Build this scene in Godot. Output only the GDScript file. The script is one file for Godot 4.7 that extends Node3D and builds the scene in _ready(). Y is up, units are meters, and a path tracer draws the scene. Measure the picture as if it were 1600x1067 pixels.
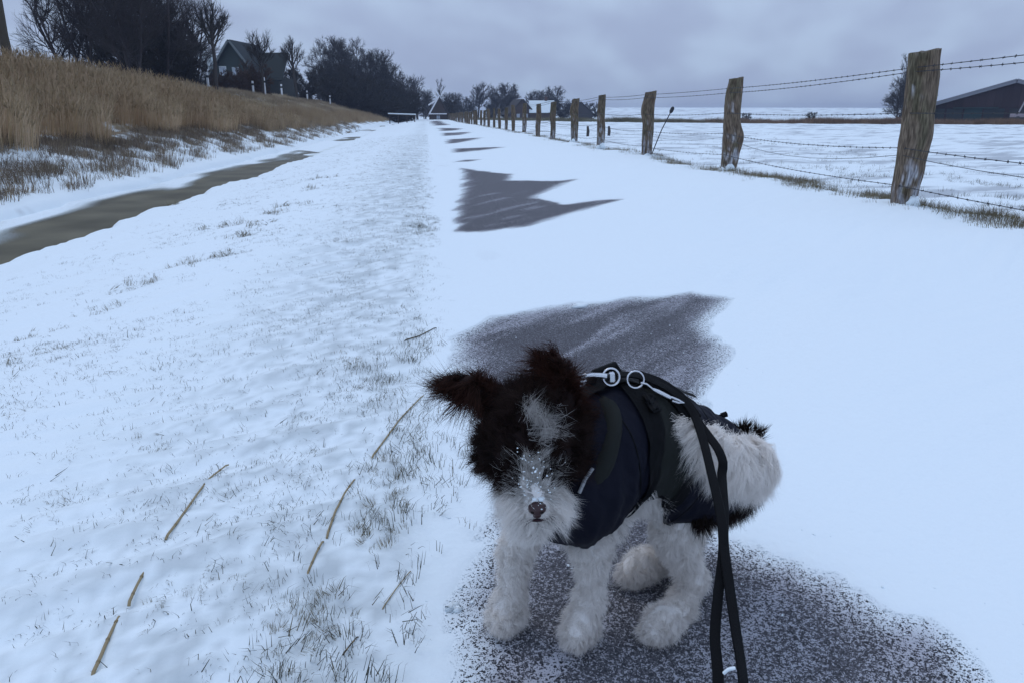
extends Node3D
# A snowy dyke path with drifts, a small dog in a winter coat, a pasture fence, a frozen ditch and a reed bank.

const CAM_H := 0.72
const YAW := 0.11124
const SNOW := Color(0.81, 0.89, 0.93)

var rng := RandomNumberGenerator.new()
var na := FastNoiseLite.new()
var nb := FastNoiseLite.new()
var nc := FastNoiseLite.new()
var M := {}
var taken := {}


func _ready() -> void:
	rng.seed = 4711
	var cam := Camera3D.new()
	cam.name = "camera"
	cam.position = Vector3(0, CAM_H, 0)
	cam.rotation = Vector3(-0.29597, -YAW, 0)
	cam.fov = 49.55
	cam.near = 0.05
	cam.far = 3000.0
	add_child(cam)
	cam.current = true
	var we := WorldEnvironment.new()
	we.name = "world_environment"
	var env := Environment.new()
	env.background_mode = Environment.BG_SKY
	var sky := Sky.new()
	var sm := PanoramaSkyMaterial.new()
	sm.panorama = ImageTexture.create_from_image(sky_image())
	sky.sky_material = sm
	env.sky = sky
	env.background_energy_multiplier = 1.0
	env.tonemap_mode = Environment.TONE_MAPPER_LINEAR
	env.tonemap_exposure = 1.0
	env.fog_enabled = true
	env.fog_density = 0.0007
	env.fog_light_color = Color(0.72, 0.78, 0.9)
	env.sdfgi_enabled = true
	env.ssao_enabled = true
	env.ssil_enabled = true
	we.environment = env
	add_child(we)
	var sun := DirectionalLight3D.new()
	sun.name = "sun"
	sun.light_energy = 0.15
	sun.light_color = Color(1.0, 0.97, 0.93)
	sun.light_angular_distance = 25.0
	sun.rotation_degrees = Vector3(-58, -150, 0)
	sun.shadow_enabled = true
	add_child(sun)

	for n in [na, nb, nc]:
		n.noise_type = FastNoiseLite.TYPE_SIMPLEX_SMOOTH
		n.frequency = 1.0
		n.fractal_type = FastNoiseLite.FRACTAL_NONE
	na.seed = 11
	nb.seed = 23
	nc.seed = 37
	make_materials()
	build_ground()
	build_plants()
	build_buildings()
	build_fence()
	build_stalks()
	build_dog()
	build_leash()


func sky_image() -> Image:
	# overcast: brighter towards the zenith, soft slanting bands of cloud all the way round
	var w := 1024
	var h := 512
	var n := FastNoiseLite.new()
	n.seed = 5
	n.noise_type = FastNoiseLite.TYPE_SIMPLEX_SMOOTH
	n.frequency = 1.0
	n.fractal_octaves = 5
	n.fractal_gain = 0.5
	var im := Image.create(w, h, false, Image.FORMAT_RGBF)
	for j in h:
		var el := (0.5 - (j + 0.5) / h) * PI
		var ce := cos(el)
		var se := sin(el)
		for i in w:
			if j > 270:
				im.set_pixel(i, j, Color(0.33, 0.38, 0.5))
				continue
			var az := (i + 0.5) / w * TAU
			# the cloud deck is a flat layer: far clouds crowd towards the horizon
			var k := 1.0 / (maxf(se, 0.0) + 0.16)
			var px := cos(az) * ce * k
			var pz := sin(az) * ce * k
			var a := n.get_noise_3d(px * 0.55 + pz * 0.35, 3.0, pz * 1.5 - px * 0.6)
			var b := n.get_noise_3d(px * 2.1 + 9.0, 8.0, pz * 3.4 - px * 1.2)
			var c := a * 0.75 + b * 0.3
			var t := smoothstep(-0.45, 0.55, c)
			var up := clampf(se, 0.0, 1.0)
			var base := 1.0 + 0.62 * up
			var col := Color(0.345, 0.424, 0.61).lerp(Color(0.43, 0.545, 0.735), t)
			im.set_pixel(i, j, Color(col.r * base, col.g * base, col.b * base))
	return im


# ---------------------------------------------------------------- helpers
class MB:
	var v := PackedVector3Array()
	var n := PackedVector3Array()
	var c := PackedColorArray()
	var uv := PackedVector2Array()
	var ix := PackedInt32Array()
	var tint := Color.WHITE

	func vert(p: Vector3, nn: Vector3, t := Vector2.ZERO) -> int:
		v.append(p)
		n.append(nn)
		c.append(tint)
		uv.append(t)
		return v.size() - 1

	func tri(a: int, b: int, d: int) -> void:
		ix.append(a)
		ix.append(b)
		ix.append(d)

	# a face seen from the side on which its corners run clockwise
	func quad(a: int, b: int, d: int, e: int) -> void:
		tri(a, b, d)
		tri(a, d, e)

	func flat(pts: Array) -> void:
		var nn: Vector3 = (pts[2] - pts[0]).cross(pts[1] - pts[0]).normalized()
		var k := v.size()
		for p in pts:
			vert(p, nn, Vector2(p.x, p.y))
		for i in range(1, pts.size() - 1):
			tri(k, k + i, k + i + 1)

	func tube(pts: PackedVector3Array, radii: PackedFloat32Array, sides := 6, cap := true) -> void:
		var m := pts.size()
		var k := v.size()
		var side := Vector3.ZERO
		for i in m:
			var d := (pts[mini(i + 1, m - 1)] - pts[maxi(i - 1, 0)]).normalized()
			if i == 0:
				side = d.cross(Vector3.RIGHT if absf(d.x) < 0.8 else Vector3.UP).normalized()
			else:
				side = (side - d * side.dot(d)).normalized()
			var o := d.cross(side)
			for j in sides + 1:
				var a := TAU * j / sides
				var nn := side * cos(a) + o * sin(a)
				vert(pts[i] + nn * radii[i], nn, Vector2(float(j) / sides, float(i)))
		for i in m - 1:
			for j in sides:
				var a := k + i * (sides + 1) + j
				var b := a + sides + 1
				quad(a, b, b + 1, a + 1)
		if cap:
			for e in [0, m - 1]:
				var d := (pts[0] - pts[1]).normalized() if e == 0 else (pts[m - 1] - pts[m - 2]).normalized()
				var q := vert(pts[e] + d * radii[e] * 0.25, d)
				for j in sides:
					var a: int = k + e * (sides + 1) + j
					var p1 := vert(v[a], d)
					var p2 := vert(v[a + 1], d)
					if e == 0:
						tri(q, p1, p2)
					else:
						tri(q, p2, p1)

	func box(at: Vector3, size: Vector3, b := Basis.IDENTITY, bevel := 0.0) -> void:
		# a box whose long edges are chamfered when bevel > 0
		var s := size * 0.5
		if bevel <= 0.0:
			for ax in 3:
				for sg in [-1.0, 1.0]:
					var u := Vector3.ZERO
					var w := Vector3.ZERO
					var o := Vector3.ZERO
					o[ax] = s[ax] * sg
					u[(ax + 1) % 3] = s[(ax + 1) % 3]
					w[(ax + 2) % 3] = s[(ax + 2) % 3]
					var q := [o - u - w, o - u + w, o + u + w, o + u - w]
					if sg < 0:
						q.reverse()
					var pp := []
					for p in q:
						pp.append(at + b * p)
					flat(pp)
			return
		var e := minf(bevel, minf(s.x, minf(s.y, s.z)) * 0.9)
		for ax in 3:
			for sg in [-1.0, 1.0]:
				var u := Vector3.ZERO
				var w := Vector3.ZERO
				var o := Vector3.ZERO
				o[ax] = s[ax] * sg
				u[(ax + 1) % 3] = s[(ax + 1) % 3] - e
				w[(ax + 2) % 3] = s[(ax + 2) % 3] - e
				var q := [o - u - w, o - u + w, o + u + w, o + u - w]
				face_out(q, at, b)
		for ax in 3:
			var a1 := (ax + 1) % 3
			var a2 := (ax + 2) % 3
			for g in [[-1.0, -1.0], [-1.0, 1.0], [1.0, -1.0], [1.0, 1.0]]:
				var l := Vector3.ZERO
				l[ax] = s[ax] - e
				var p := Vector3.ZERO
				p[a1] = s[a1] * g[0]
				p[a2] = (s[a2] - e) * g[1]
				var r := Vector3.ZERO
				r[a1] = (s[a1] - e) * g[0]
				r[a2] = s[a2] * g[1]
				face_out([p - l, p + l, r + l, r - l], at, b)
		for g in 8:
			var sg := Vector3(1 if g & 1 else -1, 1 if g & 2 else -1, 1 if g & 4 else -1)
			var tri3 := []
			for ax in 3:
				var p := (s - Vector3(e, e, e)) * sg
				p[ax] = s[ax] * sg[ax]
				tri3.append(p)
			face_out(tri3, at, b)

	func face_out(q: Array, at: Vector3, b: Basis) -> void:
		var m := Vector3.ZERO
		for p in q:
			m += p
		var nn: Vector3 = (q[2] - q[0]).cross(q[1] - q[0])
		if nn.dot(m) < 0:
			q.reverse()
		var pp := []
		for p in q:
			pp.append(at + b * p)
		flat(pp)

	# both sides of a thin leaf or blade
	func blade(pts: PackedVector3Array, wide: Vector3, w0: float, nn: Vector3) -> void:
		var m := pts.size()
		var k := v.size()
		for i in m:
			var w := w0 * (1.0 - float(i) / (m - 1))
			if i == m - 1:
				vert(pts[i], nn)
			else:
				vert(pts[i] - wide * w, nn)
				vert(pts[i] + wide * w, nn)
		for i in m - 1:
			var a := k + i * 2
			if i == m - 2:
				tri(a, a + 2, a + 1)
			else:
				quad(a, a + 2, a + 3, a + 1)

	func mesh() -> ArrayMesh:
		var am := ArrayMesh.new()
		var arr := []
		arr.resize(Mesh.ARRAY_MAX)
		arr[Mesh.ARRAY_VERTEX] = v
		if n.size() == v.size():
			arr[Mesh.ARRAY_NORMAL] = n
		arr[Mesh.ARRAY_COLOR] = c
		arr[Mesh.ARRAY_TEX_UV] = uv
		arr[Mesh.ARRAY_INDEX] = ix
		am.add_surface_from_arrays(Mesh.PRIMITIVE_TRIANGLES, arr)
		return am


func numbered(called: String) -> String:
	if not taken.has(called):
		taken[called] = 0
		return called
	taken[called] += 1
	return "%s_%03d" % [called, taken[called]]


func tag(o: Node, label: String, category: String, group := "", kind := "") -> void:
	o.set_meta("label", label)
	if category:
		o.set_meta("category", category)
	if group:
		o.set_meta("group", group)
	if kind:
		o.set_meta("kind", kind)


func thing(called: String, label: String, category: String, at := Vector3.ZERO, turn := 0.0, group := "") -> Node3D:
	var o := Node3D.new()
	o.name = numbered(called)
	o.position = at
	o.rotation.y = turn
	tag(o, label, category, group)
	add_child(o)
	return o


func part(called: String, mb, mat: Material, parent: Node, kind := "") -> MeshInstance3D:
	var o := MeshInstance3D.new()
	o.name = called
	o.mesh = mb.mesh() if mb is MB else mb
	o.material_override = mat
	if kind:
		o.set_meta("kind", kind)
	parent.add_child(o, true)
	return o


func top(called: String, mb, mat: Material, label: String, category: String, group := "", kind := "") -> MeshInstance3D:
	var o := part(numbered(called), mb, mat, self, kind)
	tag(o, label, category, group, kind)
	return o


func copy(o: Node3D, label: String, at: Vector3, turn: float, size := 1.0) -> Node3D:
	var r: Node3D = o.duplicate()
	var base := String(o.name)
	r.name = numbered(base)
	r.set_meta("label", label)
	add_child(r)
	r.position = at
	r.rotation.y = turn
	r.scale = Vector3.ONE * size
	return r


func mat(name_: String, col: Color, rough := 0.8, metal := 0.0) -> StandardMaterial3D:
	# col holds real-world (linear) values
	var m := StandardMaterial3D.new()
	m.resource_name = name_
	m.albedo_color = col.linear_to_srgb()
	m.roughness = rough
	m.metallic = metal
	m.metallic_specular = 0.4
	M[name_] = m
	return m


func vmat(name_: String, rough := 0.85) -> StandardMaterial3D:
	var m := mat(name_, Color.WHITE, rough)
	m.vertex_color_use_as_albedo = true
	return m


func noise_tex(freq: float, size: int, seed_: int, normal := false, strength := 4.0, octaves := 4) -> NoiseTexture2D:
	var f := FastNoiseLite.new()
	f.seed = seed_
	f.frequency = freq
	f.noise_type = FastNoiseLite.TYPE_SIMPLEX_SMOOTH
	f.fractal_octaves = octaves
	var t := NoiseTexture2D.new()
	t.width = size
	t.height = size
	t.seamless = true
	t.as_normal_map = normal
	t.bump_strength = strength
	t.noise = f
	return t


# grains: random dots of several sizes, 0..1, tiling
func grain_field(size: int, seed_: int, fine: float, coarse: float) -> PackedFloat32Array:
	var r := RandomNumberGenerator.new()
	r.seed = seed_
	var f := PackedFloat32Array()
	f.resize(size * size)
	for i in size * size:
		f[i] = r.randf() * fine
	for lvl in 2:
		var step: int = 2 if lvl == 0 else 5
		var m := size / step
		var q := PackedFloat32Array()
		q.resize((m + 1) * (m + 1))
		for i in q.size():
			q[i] = r.randf() * coarse * (1.0 if lvl == 0 else 0.7)
		for y in size:
			var gy := (y / step) % m
			for x in size:
				f[y * size + x] += q[gy * m + (x / step) % m]
	return f


func make_materials() -> void:
	var s := vmat("snow", 0.75)
	s.metallic_specular = 0.25
	s.normal_enabled = true
	s.normal_texture = noise_tex(0.03, 512, 3, true, 5.0, 5)
	s.normal_scale = 0.35
	s.uv1_triplanar = true
	s.uv1_world_triplanar = true
	s.uv1_scale = Vector3.ONE * 1.6

	var size := 512
	var gf := grain_field(size, 9, 0.5, 0.5)
	var data := PackedByteArray()
	data.resize(size * size * 4)
	for i in size * size:
		data[i * 4] = 255
		data[i * 4 + 1] = 255
		data[i * 4 + 2] = 255
		data[i * 4 + 3] = int(clampf(gf[i] / 1.2, 0.0, 1.0) * 255.0)
	var dust := vmat("snow_dust", 0.8)
	dust.albedo_texture = ImageTexture.create_from_image(Image.create_from_data(size, size, false, Image.FORMAT_RGBA8, data))
	dust.transparency = BaseMaterial3D.TRANSPARENCY_ALPHA_SCISSOR
	dust.alpha_scissor_threshold = 0.3
	dust.uv1_scale = Vector3(2.3, 2.3, 2.3)

	var ga := grain_field(size, 77, 0.4, 0.5)
	var r := RandomNumberGenerator.new()
	r.seed = 8
	var data2 := PackedByteArray()
	data2.resize(size * size * 3)
	for i in size * size:
		var t := clampf(ga[i] / 1.2, 0.0, 1.0)
		var l := 0.20 + 0.33 * t * t
		if r.randf() < 0.02:
			l += 0.2
		data2[i * 3] = int(255.0 * clampf(l * 1.0, 0, 1))
		data2[i * 3 + 1] = int(255.0 * clampf(l * 1.0, 0, 1))
		data2[i * 3 + 2] = int(255.0 * clampf(l * 1.08, 0, 1))
	var asp := mat("asphalt", Color.WHITE, 0.8)
	asp.albedo_texture = ImageTexture.create_from_image(Image.create_from_data(size, size, false, Image.FORMAT_RGB8, data2))
	asp.uv1_scale = Vector3(2.2, 2.2, 2.2)

	var ice := mat("ditch_ice", Color(0.16, 0.147, 0.10), 0.5)
	ice.metallic_specular = 0.22
	ice.albedo_texture = noise_tex(0.008, 256, 14, false, 1.0, 4)
	var gr := Gradient.new()
	gr.set_color(0, Color(0.62, 0.62, 0.6))
	gr.set_color(1, Color(1, 1, 1))
	(ice.albedo_texture as NoiseTexture2D).color_ramp = gr
	ice.uv1_triplanar = true
	ice.uv1_world_triplanar = true
	ice.uv1_scale = Vector3.ONE * 0.35

	var pm := vmat("plant", 0.85)
	pm.backlight_enabled = true
	pm.backlight = Color(0.8, 0.8, 0.8)
	vmat("bark", 0.9)
	var w := vmat("post_wood", 0.9)
	w.normal_enabled = true
	w.normal_texture = noise_tex(0.02, 512, 31, true, 10.0, 5)
	w.uv1_scale = Vector3(2.6, 0.6, 1)
	w.albedo_texture = noise_tex(0.025, 512, 32, false, 1.0, 5)
	var g2 := Gradient.new()
	g2.set_color(0, Color(0.45, 0.43, 0.42))
	g2.set_color(1, Color(1, 1, 1))
	(w.albedo_texture as NoiseTexture2D).color_ramp = g2
	mat("wire", Color(0.035, 0.037, 0.045), 0.55, 0.3)
	mat("clean_snow", SNOW, 0.75)
	mat("steel", Color(0.62, 0.63, 0.66), 0.22, 1.0)
	vmat("painted", 0.8)
	var glass := mat("window_glass", Color(0.35, 0.4, 0.48), 0.1)
	glass.metallic_specular = 0.6


# ---------------------------------------------------------------- ground
# Outlines of the wind-swept bare asphalt, in metres on the ground (x, z).
var bare: Array[PackedVector2Array] = [
	PackedVector2Array([Vector2(-0.05, -0.2), Vector2(-0.02, -0.8), Vector2(0.0, -0.98), Vector2(0.05, -1.12), Vector2(0.12, -1.35), Vector2(0.1, -1.7), Vector2(0.03, -1.96), Vector2(0.06, -2.4), Vector2(0.2, -2.66), Vector2(0.58, -2.84), Vector2(1.1, -2.97), Vector2(1.26, -2.84), Vector2(0.99, -2.4), Vector2(0.97, -2.19), Vector2(0.80, -1.87), Vector2(0.68, -1.6), Vector2(0.5, -1.3), Vector2(0.53, -1.13), Vector2(0.63, -0.99), Vector2(0.69, -0.88), Vector2(0.76, -0.8), Vector2(0.72, -0.65), Vector2(0.6, -0.2)]),
	PackedVector2Array([Vector2(0.14, -4.74), Vector2(0.35, -4.72), Vector2(0.7, -5.0), Vector2(1.9, -6.7), Vector2(1.5, -6.52), Vector2(1.15, -6.3), Vector2(1.0, -6.75), Vector2(1.3, -7.6), Vector2(1.85, -8.9), Vector2(1.5, -8.6), Vector2(0.98, -8.7), Vector2(1.15, -9.7), Vector2(0.9, -10.0), Vector2(0.45, -11.0), Vector2(0.38, -8.6), Vector2(0.2, -6.0)]),
	PackedVector2Array([Vector2(0.4, -12.3), Vector2(0.7, -12.4), Vector2(1.0, -13.1), Vector2(0.6, -13.0)]),
	PackedVector2Array([Vector2(0.45, -15.3), Vector2(0.8, -15.6), Vector2(2.0, -18.4), Vector2(1.2, -18.0), Vector2(0.55, -17.5)]),
	PackedVector2Array([Vector2(0.48, -20.4), Vector2(0.9, -21.0), Vector2(2.2, -27.0), Vector2(1.3, -25.6), Vector2(0.6, -24.5)]),
	PackedVector2Array([Vector2(0.55, -28.2), Vector2(1.4, -30.0), Vector2(2.2, -36.0), Vector2(0.62, -33.5)]),
	PackedVector2Array([Vector2(0.6, -37.5), Vector2(1.6, -39.0), Vector2(2.3, -46.0), Vector2(0.6, -48.0)]),
	PackedVector2Array([Vector2(0.5, -58.0), Vector2(2.0, -62.0), Vector2(2.3, -120.0), Vector2(0.4, -110.0)]),
]
var bare_box: Array[Rect2] = []


# how far inside a bare patch the point lies (metres, negative outside)
func bareness(x: float, z: float) -> float:
	var p := Vector2(x, z)
	var best := -9.0
	for k in bare.size():
		var soft := 0.5 + absf(z) * 0.03
		if not bare_box[k].grow(soft).has_point(p):
			continue
		var poly := bare[k]
		var d2 := 1e9
		var m := poly.size()
		var inside := false
		var a := poly[m - 1]
		for i in m:
			var b := poly[i]
			var ab := b - a
			var t := clampf((p - a).dot(ab) / ab.length_squared(), 0.0, 1.0)
			d2 = minf(d2, (a + ab * t).distance_squared_to(p))
			if (b.y > z) != (a.y > z) and x < (a.x - b.x) * (z - b.y) / (a.y - b.y) + b.x:
				inside = not inside
			a = b
		var d := sqrt(d2)
		best = maxf(best, d if inside else -d)
	return best


# along and across the wind, which blew from the ditch towards the field
func wind(x: float, z: float, deg: float) -> Vector2:
	var c := cos(deg_to_rad(deg))
	var s := sin(deg_to_rad(deg))
	return Vector2(x * c - z * s, x * s + z * c)


func streak(x: float, z: float) -> float:
	var w := wind(x, z, 44.0)
	var k := 1.0 / (1.0 + absf(z) * 0.12)
	return na.get_noise_2d(w.x * 1.3 * k, w.y * 9.0 * k) + 0.6 * nb.get_noise_2d(w.x * 3.0 * k, w.y * 24.0 * k)


var bank_a := PackedFloat32Array([4.4, 4.62, 4.9, 5.4, 6.5, 8.0, 10.0, 12.0, 14.0, 15.0, 22.0, 27.0, 36.0, 60.0])
var bank_h := PackedFloat32Array([-0.42, -0.27, -0.2, -0.06, 0.3, 0.78, 1.4, 1.98, 2.46, 2.55, 2.55, 1.6, 0.3, 0.0])


func bank_y(a: float) -> float:
	if a <= bank_a[0]:
		return bank_h[0]
	for i in range(1, bank_a.size()):
		if a < bank_a[i]:
			return lerpf(bank_h[i - 1], bank_h[i], (a - bank_a[i - 1]) / (bank_a[i] - bank_a[i - 1]))
	return 0.0


func ripple(x: float, z: float) -> float:
	var w1 := wind(x, z, 24.0)
	var w2 := wind(x, z, 48.0)
	var t := smoothstep(1.0, 4.0, -z)
	var a := na.get_noise_2d(w1.x * 0.9, w1.y * 8.0) + 0.5 * nb.get_noise_2d(w1.x * 2.0, w1.y * 21.0)
	var b := na.get_noise_2d(w2.x * 0.9, w2.y * 6.5) + 0.55 * nb.get_noise_2d(w2.x * 1.8, w2.y * 14.0)
	return lerpf(a, b, t)


# height of the ground as it lies under the snow patches (no bare asphalt)
func ground_y(x: float, z: float) -> float:
	if x < 0.0:
		return left_y(x, z)
	if x > 0.7:
		return right_y(x, z)
	return lerpf(left_y(x, z), right_y(x, z), smoothstep(0.0, 0.7, x))


func left_y(x: float, z: float) -> float:
	var d := -z
	var a := -x
	var wob := 0.10 * na.get_noise_1d(z * 0.35) + 0.05 * nb.get_noise_1d(z * 1.1)
	var h := 0.022 * smoothstep(-0.3, 0.1, a) - 0.17 * smoothstep(0.5, 2.8, a)
	if a < 3.2 and d < 30.0:
		h += 0.010 * ripple(x, z) * smoothstep(-0.02, 0.2, a) + 0.012 * nc.get_noise_2d(x * 0.9, z * 0.9)
	var aw := a + wob
	if d > 20.0:
		aw -= smoothstep(20.0, 60.0, d) * 0.6
	h = lerpf(h - 0.05 * smoothstep(2.3, 2.75, aw), -0.5, smoothstep(2.76, 3.08, aw))
	if aw > 4.35:
		var by := bank_y(a + wob * 1.6) + 0.06 * nc.get_noise_2d(x * 1.2, z * 0.8) * smoothstep(4.6, 5.4, a) + 0.2 * nb.get_noise_2d(x * 0.15, z * 0.1) * smoothstep(9.0, 13.0, a)
		h = lerpf(-0.5, by, smoothstep(4.35, 4.6, aw))
	if d > 17.0 and a > 2.4 and a < 5.0:
		var lid := smoothstep(19.5, 25.0, d + (3.6 - a) * 3.0 + 1.5 * na.get_noise_1d(z * 0.4))
		if d > 34.0:
			lid *= 1.0 - smoothstep(0.25, 0.45, nb.get_noise_2d(x * 0.5, z * 0.06))
		h = maxf(h, lerpf(-0.5, -0.325, lid))
	if a > 30.0:
		h *= 1.0 - smoothstep(34.0, 60.0, a)
	return h


# drifts on the path and its far side, then the field
func right_y(x: float, z: float) -> float:
	var d := -z
	var h := 0.01 + 0.045 * smoothstep(0.1, 1.0, x - 0.6) * (0.7 + 0.6 * na.get_noise_2d(x * 0.5 + 4.0, z * 0.45))
	if d < 60.0:
		h += 0.0055 * ripple(x, z) * smoothstep(0.3, 2.6, x) + 0.02 * nc.get_noise_2d(x * 0.7, z * 0.7) * smoothstep(0.4, 1.4, x)
		h += 0.035 * exp(-pow((x - 3.45) / 0.5, 2.0)) * (1.0 + nb.get_noise_1d(z * 0.6))
	if x > 3.7:
		h -= 0.05 * smoothstep(3.7, 4.4, x)
		if d < 120.0:
			h += 0.03 * na.get_noise_2d(x * 0.25, z * 0.9) + 0.016 * nb.get_noise_2d(x * 0.8, z * 2.6)
	h += 5.0 * smoothstep(170.0, 420.0, d) * smoothstep(10.0, 90.0, x) * (1.0 - 0.3 * smoothstep(200.0, 500.0, x))
	return h


func snow_y(x: float, z: float) -> float:
	var h := ground_y(x, z)
	if x > -0.7 and x < 4.0 and z < 1.0 and z > -130.0:
		var b := bareness(x, z)
		if b > -1.5:
			b += 0.024 * streak(x, z) * (1.0 + absf(z) * 0.06)
			var soft := 0.35 + absf(z) * 0.02
			var up := smoothstep(0.0, 1.0, clampf(-b / soft, 0.0, 1.0))
			h = lerpf(0.006 if b < 0.0 else 0.006 - 0.3 * minf(b, 0.15), h, up)
	return h


func snow_color(x: float, z: float, h: float) -> Color:
	var a := -x
	var d := -z
	var c := SNOW
	if a > 4.3 and a < 40.0 and d > 2.0:
		# the reed bank: dead grass with snow caught in it
		var f := 1.2
		if a > 5.3:
			f = lerpf(0.85, 0.12, smoothstep(5.6, 6.8, a + 0.5 * na.get_noise_1d(z * 0.3)))
		if a > 9.5:
			f = 0.1
		if a > 15.0:
			f = 0.5
		var t := nb.get_noise_2d(x * 2.6, z * 1.7) * 0.5 + na.get_noise_2d(x * 0.7, z * 0.4) * 0.35 + nc.get_noise_2d(x * 7.0, z * 5.0) * 0.3
		var brown := Color(0.20, 0.155, 0.10).lerp(Color(0.32, 0.26, 0.17), clampf(0.5 + na.get_noise_2d(x * 0.4 + 7.0, z * 0.25), 0, 1))
		if a < 6.6:
			brown = Color(0.13, 0.11, 0.09)
		c = brown.lerp(SNOW * 0.95, smoothstep(0.28, 0.62, f + t))
	elif a > 0.0 and a < 3.3:
		# trampled band beside the path: frozen turf greys the thin snow
		var t := 0.5 + 0.5 * (nb.get_noise_2d(x * 9.0, z * 7.0) * 0.5 + nc.get_noise_2d(x * 34.0, z * 24.0) * 0.7 + 0.35 * ripple(x, z))
		var band := smoothstep(0.95, 0.3, a) * smoothstep(0.0, 0.12, a) * smoothstep(0.6, 1.6, d + 0.8)
		var k := clampf(band * 0.85, 0.0, 1.0) * smoothstep(0.2, 0.85, t)
		if d > 15.0:
			k *= 0.6
		c = SNOW.lerp(Color(0.50, 0.555, 0.58), k)
		var ed := smoothstep(-0.27, -0.38, h)
		c = c.lerp(Color(0.5, 0.55, 0.5), ed * 0.7)
	elif x > 3.6 and d < 400.0:
		var t := na.get_noise_2d(x * 0.22, z * 0.75) * 0.6 + nb.get_noise_2d(x * 0.7, z * 2.2) * 0.5 + nc.get_noise_2d(x * 2.0, z * 6.0) * 0.25
		c = SNOW.lerp(Color(0.40, 0.43, 0.47), 0.8 * smoothstep(0.02, 0.55, t))
	return c


func grid_mesh(xs_per_row: Callable, zs: PackedFloat32Array, cols: int, y_at: Callable, col_at: Callable) -> ArrayMesh:
	var rows := zs.size()
	var v := PackedVector3Array()
	var n := PackedVector3Array()
	var c := PackedColorArray()
	var uv := PackedVector2Array()
	v.resize(rows * cols)
	n.resize(rows * cols)
	c.resize(rows * cols)
	uv.resize(rows * cols)
	for i in rows:
		var z := zs[i]
		var span: Vector2 = xs_per_row.call(z)
		for j in cols:
			var x := lerpf(span.x, span.y, float(j) / (cols - 1))
			var y: float = y_at.call(x, z)
			v[i * cols + j] = Vector3(x, y, z)
			uv[i * cols + j] = Vector2(x, z)
			c[i * cols + j] = col_at.call(x, z, y)
	for i in rows:
		var i0 := maxi(i - 1, 0)
		var i1 := mini(i + 1, rows - 1)
		for j in cols:
			var dx := v[i * cols + mini(j + 1, cols - 1)] - v[i * cols + maxi(j - 1, 0)]
			var dz := v[i0 * cols + j] - v[i1 * cols + j]
			n[i * cols + j] = dz.cross(dx).normalized()
	var ix := PackedInt32Array()
	ix.resize((rows - 1) * (cols - 1) * 6)
	var k := 0
	for i in rows - 1:
		for j in cols - 1:
			var a := i * cols + j   # nearer row
			var b := a + cols       # farther row
			ix[k] = a
			ix[k + 1] = b
			ix[k + 2] = b + 1
			ix[k + 3] = a
			ix[k + 4] = b + 1
			ix[k + 5] = a + 1
			k += 6
	var arr := []
	arr.resize(Mesh.ARRAY_MAX)
	arr[Mesh.ARRAY_VERTEX] = v
	arr[Mesh.ARRAY_NORMAL] = n
	arr[Mesh.ARRAY_COLOR] = c
	arr[Mesh.ARRAY_TEX_UV] = uv
	arr[Mesh.ARRAY_INDEX] = ix
	var am := ArrayMesh.new()
	am.add_surface_from_arrays(Mesh.PRIMITIVE_TRIANGLES, arr)
	return am


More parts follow.
